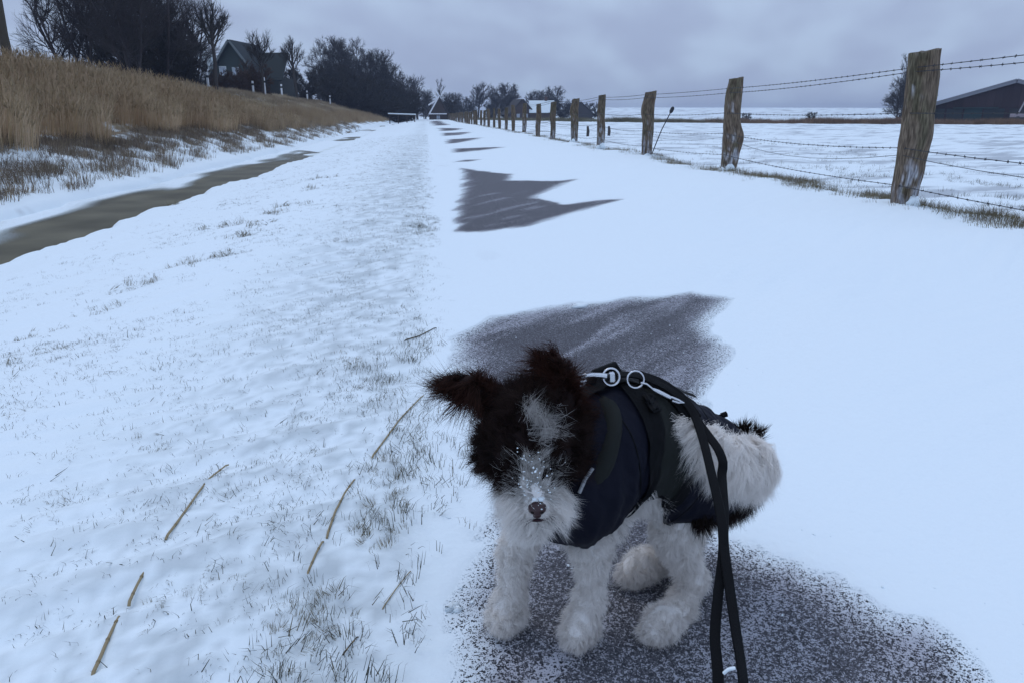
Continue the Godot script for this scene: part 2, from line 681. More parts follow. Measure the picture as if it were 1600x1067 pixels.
func build_ground() -> void:
	for p in bare:
		var r := Rect2(p[0], Vector2.ZERO)
		for q in p:
			r = r.expand(q)
		bare_box.append(r)
	var zs := PackedFloat32Array()
	for q in [14.0, 8.0, 4.0, 2.0, 1.0, 0.4, 0.0, -0.25, -0.4, -0.5]:
		zs.append(q)
	var z := -0.56
	while z > -900.0:
		zs.append(z)
		z -= 0.0045 + 0.0105 * absf(z) * (1.0 if z > -60.0 else 1.6)
	var o := part("snow_ground", grid_mesh(func(q): return Vector2(-2.2 - 1.35 * absf(q), 2.2 + 1.35 * absf(q)), zs, 460, snow_y, snow_color), M.snow, self)
	tag(o, "wind-packed snow over verge, path, bank and field", "", "", "structure")

	var pa := MB.new()
	var k := pa.v.size()
	for q in [2.0, -1.0, -10.0, -160.0]:
		pa.vert(Vector3(0.0, 0, q), Vector3.UP, Vector2(0.0, q))
		pa.vert(Vector3(2.6, 0, q), Vector3.UP, Vector2(2.6, q))
	for i in 3:
		pa.quad(k + i * 2, k + i * 2 + 2, k + i * 2 + 3, k + i * 2 + 1)
	o = part("path", pa, M.asphalt, self)
	tag(o, "bare dark asphalt of the narrow path", "", "", "structure")

	var zd := PackedFloat32Array()
	z = 0.3
	while z > -125.0:
		zd.append(z)
		z -= 0.008 + 0.011 * absf(z)
	var cover := func(x: float, q: float, _y: float) -> Color:
		var b := bareness(x, q)
		var s := streak(x, q)
		var near := smoothstep(5.0, 3.5, -q)
		var w := 0.06 + 0.10 * near + absf(q) * 0.013
		b += 0.028 * s * (1.0 + absf(q) * 0.07)
		var f := smoothstep(w, -w * 0.55, b)
		var dusty := 0.35 + 0.06 * smoothstep(3.0, 7.0, -q) + 0.10 * near * smoothstep(-0.5, 0.9, s + nc.get_noise_2d(x * 2.0, q * 2.0)) + 0.12 * smoothstep(0.45, 1.0, s)
		dusty += 0.08 * near * smoothstep(-1.5, -0.9, q) * smoothstep(0.25, -0.2, x - 0.5)
		var c := Color(0.40, 0.41, 0.46).lerp(SNOW, smoothstep(0.15, 0.75, f))
		c.a = clampf(lerpf(dusty, 1.02, pow(f, 1.4)), 0.0, 1.0)
		return c
	var dy := func(x: float, q: float) -> float: return 0.0035
	o = part("snow_dusting", grid_mesh(func(q): return Vector2(-0.1, minf(2.58, 1.2 + 0.6 * absf(q))), zd, 300, dy, cover), M.snow_dust, self)
	tag(o, "powder snow blown thinly over the bare asphalt", "", "", "stuff")

	var lumps := MB.new()
	var r := RandomNumberGenerator.new()
	r.seed = 15
	for lump in 420:
		var q := -0.62 - 2.3 * pow(r.randf(), 1.3)
		var x := r.randf_range(-0.05, 1.2)
		var b := bareness(x, q)
		if b < -0.12 or b > 0.04 + 0.5 * r.randf() * r.randf():
			continue
		var s := 0.0007 * pow(4.5, r.randf() * r.randf())
		ball(lumps, Vector3(x, maxf(snow_y(x, q), 0.004) + s * 0.3, q), Vector3(s * r.randf_range(1.0, 1.9), s * 0.8, s), Basis(Vector3.UP, r.randf() * TAU), 4, 0.6)
	ball(lumps, Vector3(0.01549, 0.006, -0.9627), Vector3(0.011, 0.006, 0.007), Basis(Vector3.UP, 0.6), 7, 0.9)
	ball(lumps, Vector3(0.02397, 0.005, -0.9569), Vector3(0.006, 0.005, 0.006), Basis(Vector3.UP, 0.2), 6, 0.9)
	ball(lumps, Vector3(0.5717, 0.008, -2.755), Vector3(0.035, 0.009, 0.016), Basis(Vector3.UP, 0.4), 8, 0.6)
	o = part("snow_lumps", lumps, M.clean_snow, self)
	tag(o, "small lumps of snow lying on the bare asphalt", "", "", "stuff")

	var wa := MB.new()
	wa.flat([Vector3(-5.4, -0.36, 3), Vector3(-5.4, -0.36, -230), Vector3(-2.4, -0.36, -230), Vector3(-2.4, -0.36, 3)])
	o = part("ditch_water", wa, M.ditch_ice, self)
	var zf := PackedFloat32Array()
	z = -3.0
	while z > -60.0:
		zf.append(z)
		z -= 0.05 + 0.015 * absf(z)
	var rime := func(x: float, q: float, _y: float) -> Color:
		var a := -x + 0.10 * na.get_noise_1d(q * 0.35) + 0.05 * nb.get_noise_1d(q * 1.1)
		var t := 0.5 + 0.5 * nb.get_noise_2d(x * 1.5, q * 0.35)
		var f := smoothstep(3.85, 4.4, a + 0.35 * (t - 0.5)) * 0.75 + smoothstep(0.62, 0.95, t) * 0.30 + 0.28 * smoothstep(15.0, 22.0, -q)
		var c := Color(0.40, 0.44, 0.44).lerp(SNOW, smoothstep(0.55, 0.8, f))
		c.a = clampf(0.18 + 0.85 * f, 0.0, 1.0)
		return c
	var ry := func(_x: float, _q: float) -> float: return -0.3555
	var ri := part("ice_rime", grid_mesh(func(_q): return Vector2(-4.9, -2.8), zf, 60, ry, rime), M.snow_dust, self)
	tag(ri, "thin rime and blown snow on the ditch ice", "", "", "stuff")
	tag(o, "brown frozen water in the ditch below the reed bank", "", "", "structure")


# ---------------------------------------------------------------- plants
func multi(called: String, mesh: Mesh, material: Material, xf: Array, cols: Array, label: String, category := "") -> MultiMeshInstance3D:
	var mm := MultiMesh.new()
	mm.transform_format = MultiMesh.TRANSFORM_3D
	mm.use_colors = true
	mm.mesh = mesh
	mm.instance_count = xf.size()
	for i in xf.size():
		mm.set_instance_transform(i, xf[i])
		mm.set_instance_color(i, cols[i])
	var o := MultiMeshInstance3D.new()
	o.name = numbered(called)
	o.multimesh = mm
	o.material_override = material
	tag(o, label, category, "", "stuff")
	add_child(o)
	return o


# a clump of blades: count, height, how far they spread and lean
func clump(count: int, high: float, wide: float, lean: float, thick: float, seed_: int, plume := false) -> ArrayMesh:
	var r := RandomNumberGenerator.new()
	r.seed = seed_
	var mb := MB.new()
	for i in count:
		var az := r.randf() * TAU
		var out := Vector3(cos(az), 0, sin(az))
		var p := out * wide * sqrt(r.randf())
		var hh := high * r.randf_range(0.55, 1.1)
		var l := lean * r.randf_range(0.2, 1.3)
		var dir2 := (out * 0.6 + Vector3(0.8, 0, -0.4)).normalized()
		var pts := PackedVector3Array([p - Vector3(0, 0.02, 0), p + Vector3(0, hh * 0.55, 0) + dir2 * hh * l * 0.3, p + Vector3(0, hh * (1.0 - l * 0.25), 0) + dir2 * hh * l])
		var f := r.randf_range(0.65, 1.25)
		mb.tint = Color(f, f * r.randf_range(0.92, 1.0), f * r.randf_range(0.8, 1.0))
		var side := Vector3(-sin(az), 0, cos(az)).rotated(Vector3.UP, r.randf_range(-0.8, 0.8))
		mb.blade(pts, side, thick, (side.cross(Vector3.UP) + Vector3(0, 0.6, 0)).normalized())
		if plume and r.randf() < 0.4:
			var e := pts[2]
			mb.tint = Color(1.15, 1.0, 0.9)
			for q in 3:
				var dd := dir2.rotated(Vector3.UP, r.randf_range(-0.9, 0.9)) * 0.10 + Vector3(0, r.randf_range(0.0, 0.1), 0)
				mb.blade(PackedVector3Array([e - Vector3(0, 0.06, 0), e + dd * 0.5, e + dd]), Vector3.UP.cross(dd).normalized(), thick * 1.6, Vector3.UP)
	return mb.mesh()


func stand(p: Vector3, size: float, tall := 1.0, tilt := Vector3.ZERO) -> Transform3D:
	var b := Basis(Vector3.UP, rng.randf() * TAU).scaled(Vector3(size, size * tall, size))
	if tilt != Vector3.ZERO:
		b = Basis(tilt.normalized(), tilt.length()) * b
	return Transform3D(b, p)


func build_plants() -> void:
	var plant: Material = M.plant
	# blades of frozen grass that stand through the thin snow of the verge
	var xf := []
	var cs := []
	var i := 0
	while xf.size() < 34000 and i < 300000:
		i += 1
		var d := 0.6 * pow(50.0, rng.randf())
		var x := rng.randf_range(-2.65, 0.08)
		var want := 0.02 + 0.08 * smoothstep(0.15, 0.5, na.get_noise_2d(x * 1.3, d * 0.9))
		var edge := smoothstep(1.1, 0.25, -x) * smoothstep(-0.06, 0.06, -x)
		want += edge * 0.65 * (0.35 + smoothstep(-0.2, 0.4, nb.get_noise_2d(x * 2.4, d * 1.6)))
		want += 0.85 * smoothstep(0.16, 0.5, nb.get_noise_2d(x * 1.1 + 30.0, d * 0.6)) * exp(-pow((x + 1.4 - 0.02 * d) / 0.42, 2.0))
		want += 0.25 * smoothstep(0.35, 0.6, nc.get_noise_2d(x * 3.0, d * 2.0))
		if x < -2.3:
			want *= 0.15
		want *= 0.55 + 0.45 * smoothstep(0.1, -0.35, ripple(x, -d))
		# as many per square metre near as far
		if rng.randf() > want * d / 4.0 * 1.9:
			continue
		var p := Vector3(x, ground_y(x, -d) - 0.004, -d)
		if x > -0.04 and bareness(x, -d) > -0.02:
			continue
		var lean := Vector3(0.4, 0, -0.9).rotated(Vector3.UP, rng.randfn() * 1.5) * rng.randf_range(0.0, 0.9)
		for k in 1 + int(rng.randf() * rng.randf() * 5.0):
			var o := Vector3(rng.randfn(), 0, rng.randfn()) * 0.014 if k > 0 else Vector3.ZERO
			xf.append(stand(p + o, rng.randf_range(0.35, 0.85) * (1.35 if k == 0 and rng.randf() < 0.3 else 1.0), rng.randf_range(0.6, 1.1), lean * rng.randf_range(0.5, 1.3)))
		var c := Color(0.065, 0.07, 0.06).lerp(Color(0.19, 0.16, 0.10), rng.randf() * rng.randf())
		while cs.size() < xf.size():
			cs.append(c * rng.randf_range(0.8, 1.25))
	multi("verge_grass", clump(4, 0.024, 0.018, 1.7, 0.0009, 3), plant, xf, cs, "sparse frozen grass blades poking through the snowy verge")

	# thicker tufts in the verge
	var xt := []
	var ct := []
	for q in [Vector3(-1.336, 0, -3.575), Vector3(-1.353, 0, -3.464), Vector3(-1.184, 0, -5.264), Vector3(-1.163, 0, -4.884), Vector3(-1.032, 0, -1.867), Vector3(-1.293, 0, -3.956), Vector3(-1.143, 0, -4.184), Vector3(-1.271, 0, -8.168), Vector3(-0.2522, 0, -2.131), Vector3(-2.735, 0, -8.483), Vector3(-1.179, 0, -6.054), Vector3(-1.144, 0, -6.588), Vector3(-1.332, 0, -3.095), Vector3(-1.421, 0, -2.763), Vector3(-1.322, 0, -2.407), Vector3(-1.223, 0, -2.465), Vector3(-1.298, 0, -9.662), Vector3(-1.552, 0, -5.534), Vector3(-1.302, 0, -5.506), Vector3(-1.283, 0, -4.141), Vector3(-0.7123, 0, -1.362), Vector3(-0.637, 0, -1.614), Vector3(-0.4431, 0, -0.9671), Vector3(-0.4156, 0, -0.9931), Vector3(-0.3834, 0, -1.009), Vector3(-0.3483, 0, -1.019), Vector3(-0.1029, 0, -1.269), Vector3(-0.08777, 0, -1.199), Vector3(-0.1125, 0, -1.14), Vector3(-0.2047, 0, -0.9334), Vector3(-0.161, 0, -0.9499), Vector3(-0.2138, 0, -0.8811), Vector3(-0.1106, 0, -1.414)]:
		for k in 11:
			var p: Vector3 = q + Vector3(rng.randf_range(-0.11, 0.11), 0, rng.randf_range(-0.14, 0.14)) * (0.22 - 0.14 * q.z)
			p.y = ground_y(p.x, p.z) - 0.006
			xt.append(stand(p, rng.randf_range(0.35, 0.9) * clampf(0.2 - 0.27 * p.z, 0.0, 1.9), rng.randf_range(0.55, 0.9), Vector3(rng.randfn(), 0, rng.randfn()) * 0.35))
			ct.append(Color(0.13, 0.125, 0.085).lerp(Color(0.24, 0.20, 0.13), rng.randf()))
	multi("grass_tufts", clump(16, 0.042, 0.03, 1.2, 0.0012, 5), plant, xt, ct, "denser tufts of dead grass between verge and ditch")

	# rank grass along the foot of the fence
	var xg := []
	var cg := []
	for k in 5000:
		var d := 3.6 * pow(26.0, rng.randf())
		var x := 3.68 + rng.randfn() * 0.13 + 0.12 * na.get_noise_1d(d * 0.8) + 0.05 * smoothstep(9.0, 4.0, d)
		if nb.get_noise_1d(d * 0.9) < -0.25 + 0.4 * rng.randf() - 0.2:
			continue
		var p := Vector3(x, ground_y(x, -d) - 0.015, -d)
		xg.append(stand(p, rng.randf_range(0.5, 1.15)))
		cg.append(Color(0.16, 0.145, 0.10).lerp(Color(0.28, 0.24, 0.16), rng.randf()))
	for k in 3600:
		var d := 4.0 * pow(8.0, rng.randf())
		var x := 3.9 + 0.32 * d * rng.randf() + rng.randf()
		if nc.get_noise_2d(x * 0.9, d * 0.7) < 0.15:
			continue
		xg.append(stand(Vector3(x, ground_y(x, -d) - 0.01, -d), rng.randf_range(0.4, 0.9)))
		cg.append(Color(0.10, 0.09, 0.06))
	multi("fence_grass", clump(10, 0.095, 0.06, 1.2, 0.0018, 7), plant, xg, cg, "straw-coloured grass along the foot of the wire fence")

	# tall reeds on the bank
	var xr := []
	var cr := []
	for k in 60000:
		if xr.size() >= 3400:
			break
		var d := 5.0 + 36.0 * pow(rng.randf(), 1.2)
		var a := 6.1 + 5.2 * rng.randf()
		var edge := 6.45 + 0.85 * na.get_noise_1d(d * 0.35) + 0.25 * nb.get_noise_1d(d * 1.3)
		if a < edge or rng.randf() > 0.85 + 0.5 * nb.get_noise_2d(a, d * 0.7):
			continue
		var far := smoothstep(29.0, 37.0, d + 1.5 * nb.get_noise_1d(a))
		if far > rng.randf() * 1.2:
			continue
		var p := Vector3(-a, ground_y(-a, -d) - 0.05, -d)
		var lean := Vector3(-0.2, 0, -1).rotated(Vector3.UP, rng.randf_range(-0.6, 0.6)) * rng.randf_range(0.02, 0.22)
		var size := rng.randf_range(0.75, 1.1) * (1.0 - 0.3 * smoothstep(9.0, 11.5, a)) * (1.0 - 0.4 * far)
		xr.append(stand(p, size, 1.0, lean))
		var t := clampf(0.5 + 0.8 * na.get_noise_2d(a * 0.5, d * 0.25) + rng.randf_range(-0.2, 0.2), 0.0, 1.0)
		cr.append(Color(0.47, 0.345, 0.23).lerp(Color(0.68, 0.54, 0.38), t))
	multi("reeds", clump(24, 1.02, 0.17, 0.22, 0.005, 9, true), plant, xr, cr, "tall dry brown reeds on the far bank of the ditch")

	# lower reeds that follow the ditch into the distance
	var xl := []
	var cl := []
	for k in 2600:
		var d := 30.0 * pow(4.6, rng.randf())
		var a := 5.9 + 2.8 * rng.randf() - 0.4 * smoothstep(60.0, 110.0, d)
		var p := Vector3(-a, ground_y(-a, -d) - 0.05, -d)
		xl.append(stand(p, rng.randf_range(0.6, 1.1) * (0.55 + 0.3 * na.get_noise_1d(d * 0.2))))
		cl.append(Color(0.30, 0.225, 0.155).lerp(Color(0.44, 0.345, 0.235), rng.randf()))
	multi("low_reeds", clump(26, 1.05, 0.3, 0.3, 0.008, 13), plant, xl, cl, "low reed fringe along the distant ditch")

	# short dead grass over the bank
	var xb := []
	var cb := []
	for k in 9000:
		var d := 9.0 * pow(15.0, rng.randf())
		var a := rng.randf_range(8.6, 15.5)
		if d < 30.0 and a < 10.0:
			continue
		var p := Vector3(-a, ground_y(-a, -d) - 0.02, -d)
		xb.append(stand(p, rng.randf_range(0.6, 1.3) * (0.8 + 0.006 * d)))
		var t := clampf(0.5 + 0.9 * nb.get_noise_2d(a * 0.4, d * 0.12) + rng.randf_range(-0.25, 0.25), 0.0, 1.0)
		cb.append(Color(0.30, 0.25, 0.185).lerp(Color(0.50, 0.43, 0.32), t))
	multi("bank_grass", clump(22, 0.26, 0.28, 1.1, 0.008, 17), plant, xb, cb, "short dead grass over the slope of the bank")

	# dark weeds with snow between them on the lower bank
	var xw := []
	var cw := []
	for k in 11000:
		var d := 5.0 * pow(12.0, rng.randf())
		var a := 4.75 + 2.0 * pow(rng.randf(), 0.75)
		if nb.get_noise_2d(a * 1.4, d * 0.5) + 0.35 * smoothstep(5.0, 6.3, a) < 0.02 and rng.randf() < 0.8:
			continue
		var p := Vector3(-a, ground_y(-a, -d) - 0.02, -d)
		xw.append(stand(p, rng.randf_range(0.35, 0.95)))
		cw.append(Color(0.17, 0.14, 0.12).lerp(Color(0.38, 0.31, 0.23), pow(rng.randf(), 1.5)))
	multi("bank_weeds", clump(13, 0.27, 0.12, 0.8, 0.0045, 19), plant, xw, cw, "dark withered weeds on the snowy lower bank")

	# reeds and rough grass along the far edge of the field
	var xe := []
	var ce := []
	var line := [Vector3(8, 0, -150), Vector3(21, 0, -92), Vector3(36, 0, -68), Vector3(52, 0, -58), Vector3(80, 0, -52)]
	for k in 5200:
		var s := rng.randf() * 3.999
		var q: Vector3 = line[int(s)].lerp(line[int(s) + 1], s - int(s))
		q += Vector3(rng.randf_range(0, 2.6), 0, -rng.randf_range(0, 2.2)) * 1.2
		q.y = ground_y(q.x, q.z) - 0.03
		xe.append(stand(q, rng.randf_range(0.45, 0.72) * (0.9 + 0.45 * na.get_noise_1d(s * 9.0))))
		var red := smoothstep(1.35, 1.7, s + rng.randf_range(-0.2, 0.2))
		ce.append(Color(0.17, 0.16, 0.11).lerp(Color(0.22, 0.15, 0.11), red) * rng.randf_range(0.8, 1.3))
	multi("field_edge_reeds", clump(26, 1.0, 0.5, 0.35, 0.014, 21), plant, xe, ce, "brown strip of reeds along the far edge of the field")
	build_trees()


# ---------------------------------------------------------------- trees
func limb(mb: MB, p: Vector3, dir: Vector3, len_: float, r0: float, r1: float, segs: int, sides: int, up: float, wander: float, r: RandomNumberGenerator) -> PackedVector3Array:
	var pts := PackedVector3Array([p])
	var rad := PackedFloat32Array([r0])
	var d := dir
	for i in segs:
		d = (d + Vector3(r.randfn(), r.randfn(), r.randfn()) * wander + Vector3(0, up, 0)).normalized()
		p += d * len_ / segs
		pts.append(p)
		rad.append(lerpf(r0, r1, float(i + 1) / segs))
	mb.tube(pts, rad, sides, false)
	return pts


func sprout(mb: MB, p: Vector3, dir: Vector3, len_: float, rad: float, level: int, spec: Dictionary, r: RandomNumberGenerator) -> void:
	if level >= spec.levels:
		var side := dir.cross(Vector3(r.randfn(), r.randfn(), r.randfn())).normalized()
		var e := p + dir * len_ + Vector3(0, spec.up * len_ * 0.3, 0)
		mb.blade(PackedVector3Array([p, p.lerp(e, 0.5) + side.cross(dir) * len_ * 0.06, e]), side, maxf(rad, spec.thin), side.cross(dir).normalized())
		return
	var pts := limb(mb, p, dir, len_, rad, rad * 0.55, 3, 4 if level < 2 else 3, spec.up, spec.wander, r)
	var kids: int = spec.kids[level]
	for k in kids:
		var t := r.randf_range(0.3, 1.0) if k < kids - 1 else 1.0
		var s := t * 3.0
		var i := mini(int(s), 2)
		var q := pts[i].lerp(pts[i + 1], s - i)
		var d := (pts[i + 1] - pts[i]).normalized()
		var sd := d.cross(Vector3(r.randfn(), r.randfn(), r.randfn())).normalized()
		var nd: Vector3 = (d + sd * r.randf_range(0.35, 1.0) * spec.fan).normalized()
		sprout(mb, q, nd, len_ * r.randf_range(0.45, 0.75) * spec.keep, rad * 0.5, level + 1, spec, r)


func tree(called: String, spec: Dictionary, seed_: int) -> Node3D:
	var r := RandomNumberGenerator.new()
	r.seed = seed_
	var o := Node3D.new()
	o.name = called
	var tr := MB.new()
	var cr := MB.new()
	tr.tint = spec.color
	cr.tint = spec.color * 0.9
	var stems: int = spec.stems
	for s in stems:
		var az := TAU * (s + r.randf() * 0.7) / stems
		var lean: Vector3 = Vector3(cos(az), 0, sin(az)) * (spec.splay if stems > 1 else 0.0) + spec.get("lean", Vector3.ZERO)
		var foot: Vector3 = Vector3(cos(az), 0, sin(az)) * (0.25 * spec.splay * spec.height * 0.4 if stems > 1 else 0.0)
		var th: float = spec.trunk * spec.height * r.randf_range(0.9, 1.1)
		var rad: float = spec.radius * r.randf_range(0.85, 1.1)
		var pts := limb(tr, foot - Vector3(0, 0.3, 0), (Vector3.UP + lean).normalized(), th + 0.3, rad, rad * 0.6, 6, 8 if stems == 1 else 5, 0.05, 0.05, r)
		var n: int = spec.limbs
		for k in n:
			var t := lerpf(spec.low, 1.0, float(k) / maxf(1.0, n - 1))
			var q := t * 6.0
			var i := mini(int(q), 5)
			var p := pts[i].lerp(pts[i + 1], q - i)
			var az2 := k * 2.4 + r.randf() * 0.9
			var out := Vector3(cos(az2), 0, sin(az2))
			var rise: float = lerpf(spec.rise, 2.2, smoothstep(0.75, 1.0, t)) * r.randf_range(0.7, 1.3)
			sprout(cr, p, (out + Vector3(0, rise, 0) + lean * 0.5).normalized(), spec.reach * spec.height * r.randf_range(0.75, 1.1) * lerpf(1.0, 0.8, t), rad * 0.42, 0, spec, r)
	part("trunk", tr, M.bark, o)
	part("crown", cr, M.bark, o)
	return o


var protos := {}


func plant_tree(kind: String, at: Vector3, high: float, label: String, category := "tree", group := "", turn := -1.0) -> void:
	var pr: Dictionary = protos[kind]
	var o: Node3D = pr.node.duplicate()
	o.name = numbered(pr.called)
	add_child(o)
	at.y = ground_y(at.x, at.z) - 0.05
	o.position = at
	o.rotation.y = turn if turn >= 0.0 else rng.randf() * TAU
	o.scale = Vector3.ONE * (high / pr.high)
	tag(o, label, category, group)


func proto(kind: String, called: String, spec: Dictionary, seed_: int) -> void:
	var o := tree(called, spec, seed_)
	var high: float = ((o.get_node("crown") as MeshInstance3D).mesh as ArrayMesh).get_aabb().end.y
	protos[kind] = {"node": o, "called": called, "high": high}


func build_trees() -> void:
	var dark := Color(0.042, 0.036, 0.034)
	var grey := Color(0.055, 0.048, 0.045)
	proto("bank", "roadside_tree", {"height": 6.0, "stems": 1, "splay": 0.0, "trunk": 0.5, "radius": 0.13, "limbs": 9, "low": 0.72, "rise": 0.8, "reach": 0.2, "levels": 3, "kids": [6, 6, 6], "fan": 0.75, "keep": 1.05, "up": 0.12, "wander": 0.1, "thin": 0.007, "color": grey}, 3)
	proto("bank2", "roadside_tree", {"height": 6.0, "stems": 1, "splay": 0.0, "trunk": 0.48, "radius": 0.12, "limbs": 10, "low": 0.7, "rise": 1.0, "reach": 0.21, "levels": 3, "kids": [6, 6, 6], "fan": 0.7, "keep": 1.05, "up": 0.16, "wander": 0.1, "thin": 0.007, "color": grey, "lean": Vector3(0.06, 0, 0)}, 8)
	proto("tall", "tall_tree", {"height": 9.0, "stems": 1, "splay": 0.0, "trunk": 0.75, "radius": 0.15, "limbs": 10, "low": 0.7, "rise": 0.9, "reach": 0.14, "levels": 3, "kids": [5, 5, 5], "fan": 0.8, "keep": 1.0, "up": 0.1, "wander": 0.1, "thin": 0.007, "color": Color(0.075, 0.065, 0.05)}, 5)
	proto("thick", "bare_thicket_tree", {"height": 8.5, "stems": 4, "splay": 0.2, "trunk": 0.62, "radius": 0.10, "limbs": 11, "low": 0.15, "rise": 0.9, "reach": 0.2, "levels": 3, "kids": [6, 6, 6], "fan": 0.85, "keep": 1.05, "up": 0.1, "wander": 0.13, "thin": 0.008, "color": Color(0.05, 0.042, 0.042)}, 21)
	proto("thick2", "bare_thicket_tree", {"height": 8.5, "stems": 3, "splay": 0.24, "trunk": 0.6, "radius": 0.12, "limbs": 11, "low": 0.2, "rise": 0.8, "reach": 0.22, "levels": 3, "kids": [6, 6, 6], "fan": 0.9, "keep": 1.05, "up": 0.08, "wander": 0.14, "thin": 0.008, "color": Color(0.06, 0.05, 0.048)}, 29)
	proto("dense", "dense_dark_tree", {"height": 9.0, "stems": 3, "splay": 0.22, "trunk": 0.6, "radius": 0.13, "limbs": 14, "low": 0.08, "rise": 0.7, "reach": 0.24, "levels": 3, "kids": [6, 7, 8], "fan": 0.95, "keep": 1.05, "up": 0.06, "wander": 0.14, "thin": 0.017, "color": Color(0.06, 0.054, 0.054)}, 61)
	proto("hedge", "brown_hedge_shrub", {"height": 3.0, "stems": 10, "splay": 0.5, "trunk": 0.6, "radius": 0.04, "limbs": 8, "low": 0.0, "rise": 0.7, "reach": 0.24, "levels": 2, "kids": [8, 11], "fan": 1.0, "keep": 1.0, "up": 0.05, "wander": 0.15, "thin": 0.02, "color": Color(0.075, 0.045, 0.032)}, 67)
	proto("shrub", "dense_shrub", {"height": 4.0, "stems": 9, "splay": 0.5, "trunk": 0.6, "radius": 0.05, "limbs": 7, "low": 0.05, "rise": 0.6, "reach": 0.22, "levels": 2, "kids": [9, 12], "fan": 1.0, "keep": 1.05, "up": 0.05, "wander": 0.15, "thin": 0.022, "color": dark}, 33)
	proto("round", "round_crowned_tree", {"height": 9.5, "stems": 1, "splay": 0.0, "trunk": 0.5, "radius": 0.24, "limbs": 12, "low": 0.42, "rise": 0.55, "reach": 0.27, "levels": 3, "kids": [6, 7, 8], "fan": 0.9, "keep": 1.05, "up": 0.08, "wander": 0.12, "thin": 0.017, "color": Color(0.06, 0.054, 0.054)}, 41)
	proto("slim", "slender_tree", {"height": 9.0, "stems": 1, "splay": 0.0, "trunk": 0.75, "radius": 0.12, "limbs": 16, "low": 0.25, "rise": 1.8, "reach": 0.16, "levels": 3, "kids": [5, 5, 5], "fan": 0.6, "keep": 1.0, "up": 0.15, "wander": 0.1, "thin": 0.011, "color": grey}, 47)

	var row := "bare trees along the bank"
	plant_tree("tall", Vector3(-13.04, 2.349, -26.61), 11.0, "bare trunk of the tree at the left edge behind the reeds", "tree", row, 1.0)
	plant_tree("bank", Vector3(-13.31, 2.21, -51.8), 6.0, "bare tree on the bank in front of the dark gabled house", "tree", row, 0.4)
	plant_tree("bank2", Vector3(-13.23, 2.179, -65.88), 5.7, "bare leaning tree on the bank between the gabled house and the grey shed", "tree", row, 2.0)
	plant_tree("bank", Vector3(-13.19, 2.25, -82.98), 6.6, "bare tree on the bank just right of the grey shed", "tree", row, 3.1)

	var wood := "dark thicket on the bank"
	var spots := [[118, 50, 7.0, "thick2", "leftmost tall tree of the dark thicket on the bank"], [150, 47, 8.4, "thick", "dark many-stemmed tree second from the left in the thicket"], [185, 50, 9.6, "thick2", "dark tree in the left middle of the thicket, reaching the top of the photo"], [215, 45, 8.8, "thick", "nearest dark tree of the thicket, its stems at the edge of the reeds"], [240, 55, 9.8, "thick", "tallest dark tree in the middle of the thicket"], [268, 50, 8.4, "thick2", "dark tree right of the middle of the thicket"], [292, 57, 8.0, "thick", "second tree from the right end of the thicket"], [308, 62, 7.4, "thick2", "paler bare tree at the right end of the thicket, left of the house"]]
	for s in spots:
		var p: Vector3 = on_view(s[0], s[1])
		plant_tree(s[3], p, s[2], s[4], "tree", wood)
	var low := [[200, 47, 3.4, "dark shrub under the tallest thicket trees"], [245, 50, 3.4, "dark shrub at the foot of the thicket, right of its middle"], [282, 54, 3.6, "dark shrub at the foot of the thicket near the house"], [308, 60, 2.3, "dark shrub beside the left wall of the gabled house"], [350, 66, 1.7, "brown hedge shrub in front of the left half of the gabled house"], [378, 66, 1.9, "brown hedge shrub in front of the right half of the gabled house"], [402, 69, 2.6, "brown shrub at the right corner of the gabled house"], [452, 92, 3.6, "dark shrub behind the grey shed"], [482, 96, 3.6, "dark shrub right of the grey shed"]]
	for s in low:
		var brown: bool = s[0] > 330 and s[0] < 410
		plant_tree("hedge" if brown else "shrub", on_view(s[0], s[1]), s[2] * 1.15, s[3], "shrub", "shrubs along the crest of the bank")
	plant_tree("bank2", on_view(70, 62), 4.4, "small bare tree behind the reeds, left of the thicket", "tree", "small bare trees left of the thicket")
	plant_tree("bank", on_view(95, 66), 4.8, "small bare tree nearest the left end of the thicket", "tree", "small bare trees left of the thicket")

	var far := "dark trees at the far end of the bank"
	var fs := [[523, 112, 9.3, "dense", "dark tree at the left end of the far wood"], [545, 118, 10.6, "dense", "dense dark tree, highest in the far wood"], [568, 122, 9.5, "dense", "dark tree left of the middle of the far wood"], [588, 126, 10.4, "dense", "round dark tree in the middle of the far wood"], [608, 130, 9.3, "dense", "dark tree right of the middle of the far wood"], [628, 136, 8.2, "dense", "lower dark tree near the right end of the far wood"], [503, 118, 5.6, "thick2", "low bare tree left of the far wood"], [652, 165, 9.6, "round", "bare pale tree left of the white-edged roof at the path's end"], [686, 172, 9.0, "slim", "slender bare tree behind the white-edged roof at the path's end"], [747, 200, 9.6, "round", "round-crowned bare tree standing alone beyond the path's end"], [712, 210, 7.0, "dense", "low dark tree right of the white-edged roof"], [776, 195, 8.4, "dense", "dark tree left of the thatched farmhouse"], [797, 190, 8.8, "dense", "dark tree close behind the thatched farmhouse"], [829, 195, 7.4, "round", "bare tree behind the snowy roof of the farm"], [863, 185, 7.9, "dense", "dark tree right of the snowy farm roof"], [892, 180, 4.8, "dense", "low tree left of the dark hipped roof"]]
	for s in fs:
		plant_tree(s[3], on_view(s[0], s[1]), s[2], s[4], "tree", far if s[0] < 640 else "trees round the far farm")
	var hs := [[520, 104, "leftmost"], [540, 108, "second from the left"], [560, 112, "third from the left"], [580, 116, "middle"], [600, 120, "third from the right"], [620, 126, "second from the right"], [640, 134, "rightmost"]]
	for s in hs:
		plant_tree("shrub", on_view(s[0], s[1]), 5.6, "dark undergrowth shrub of the far wood, %s along its foot" % s[2], "shrub", "undergrowth of the far wood")
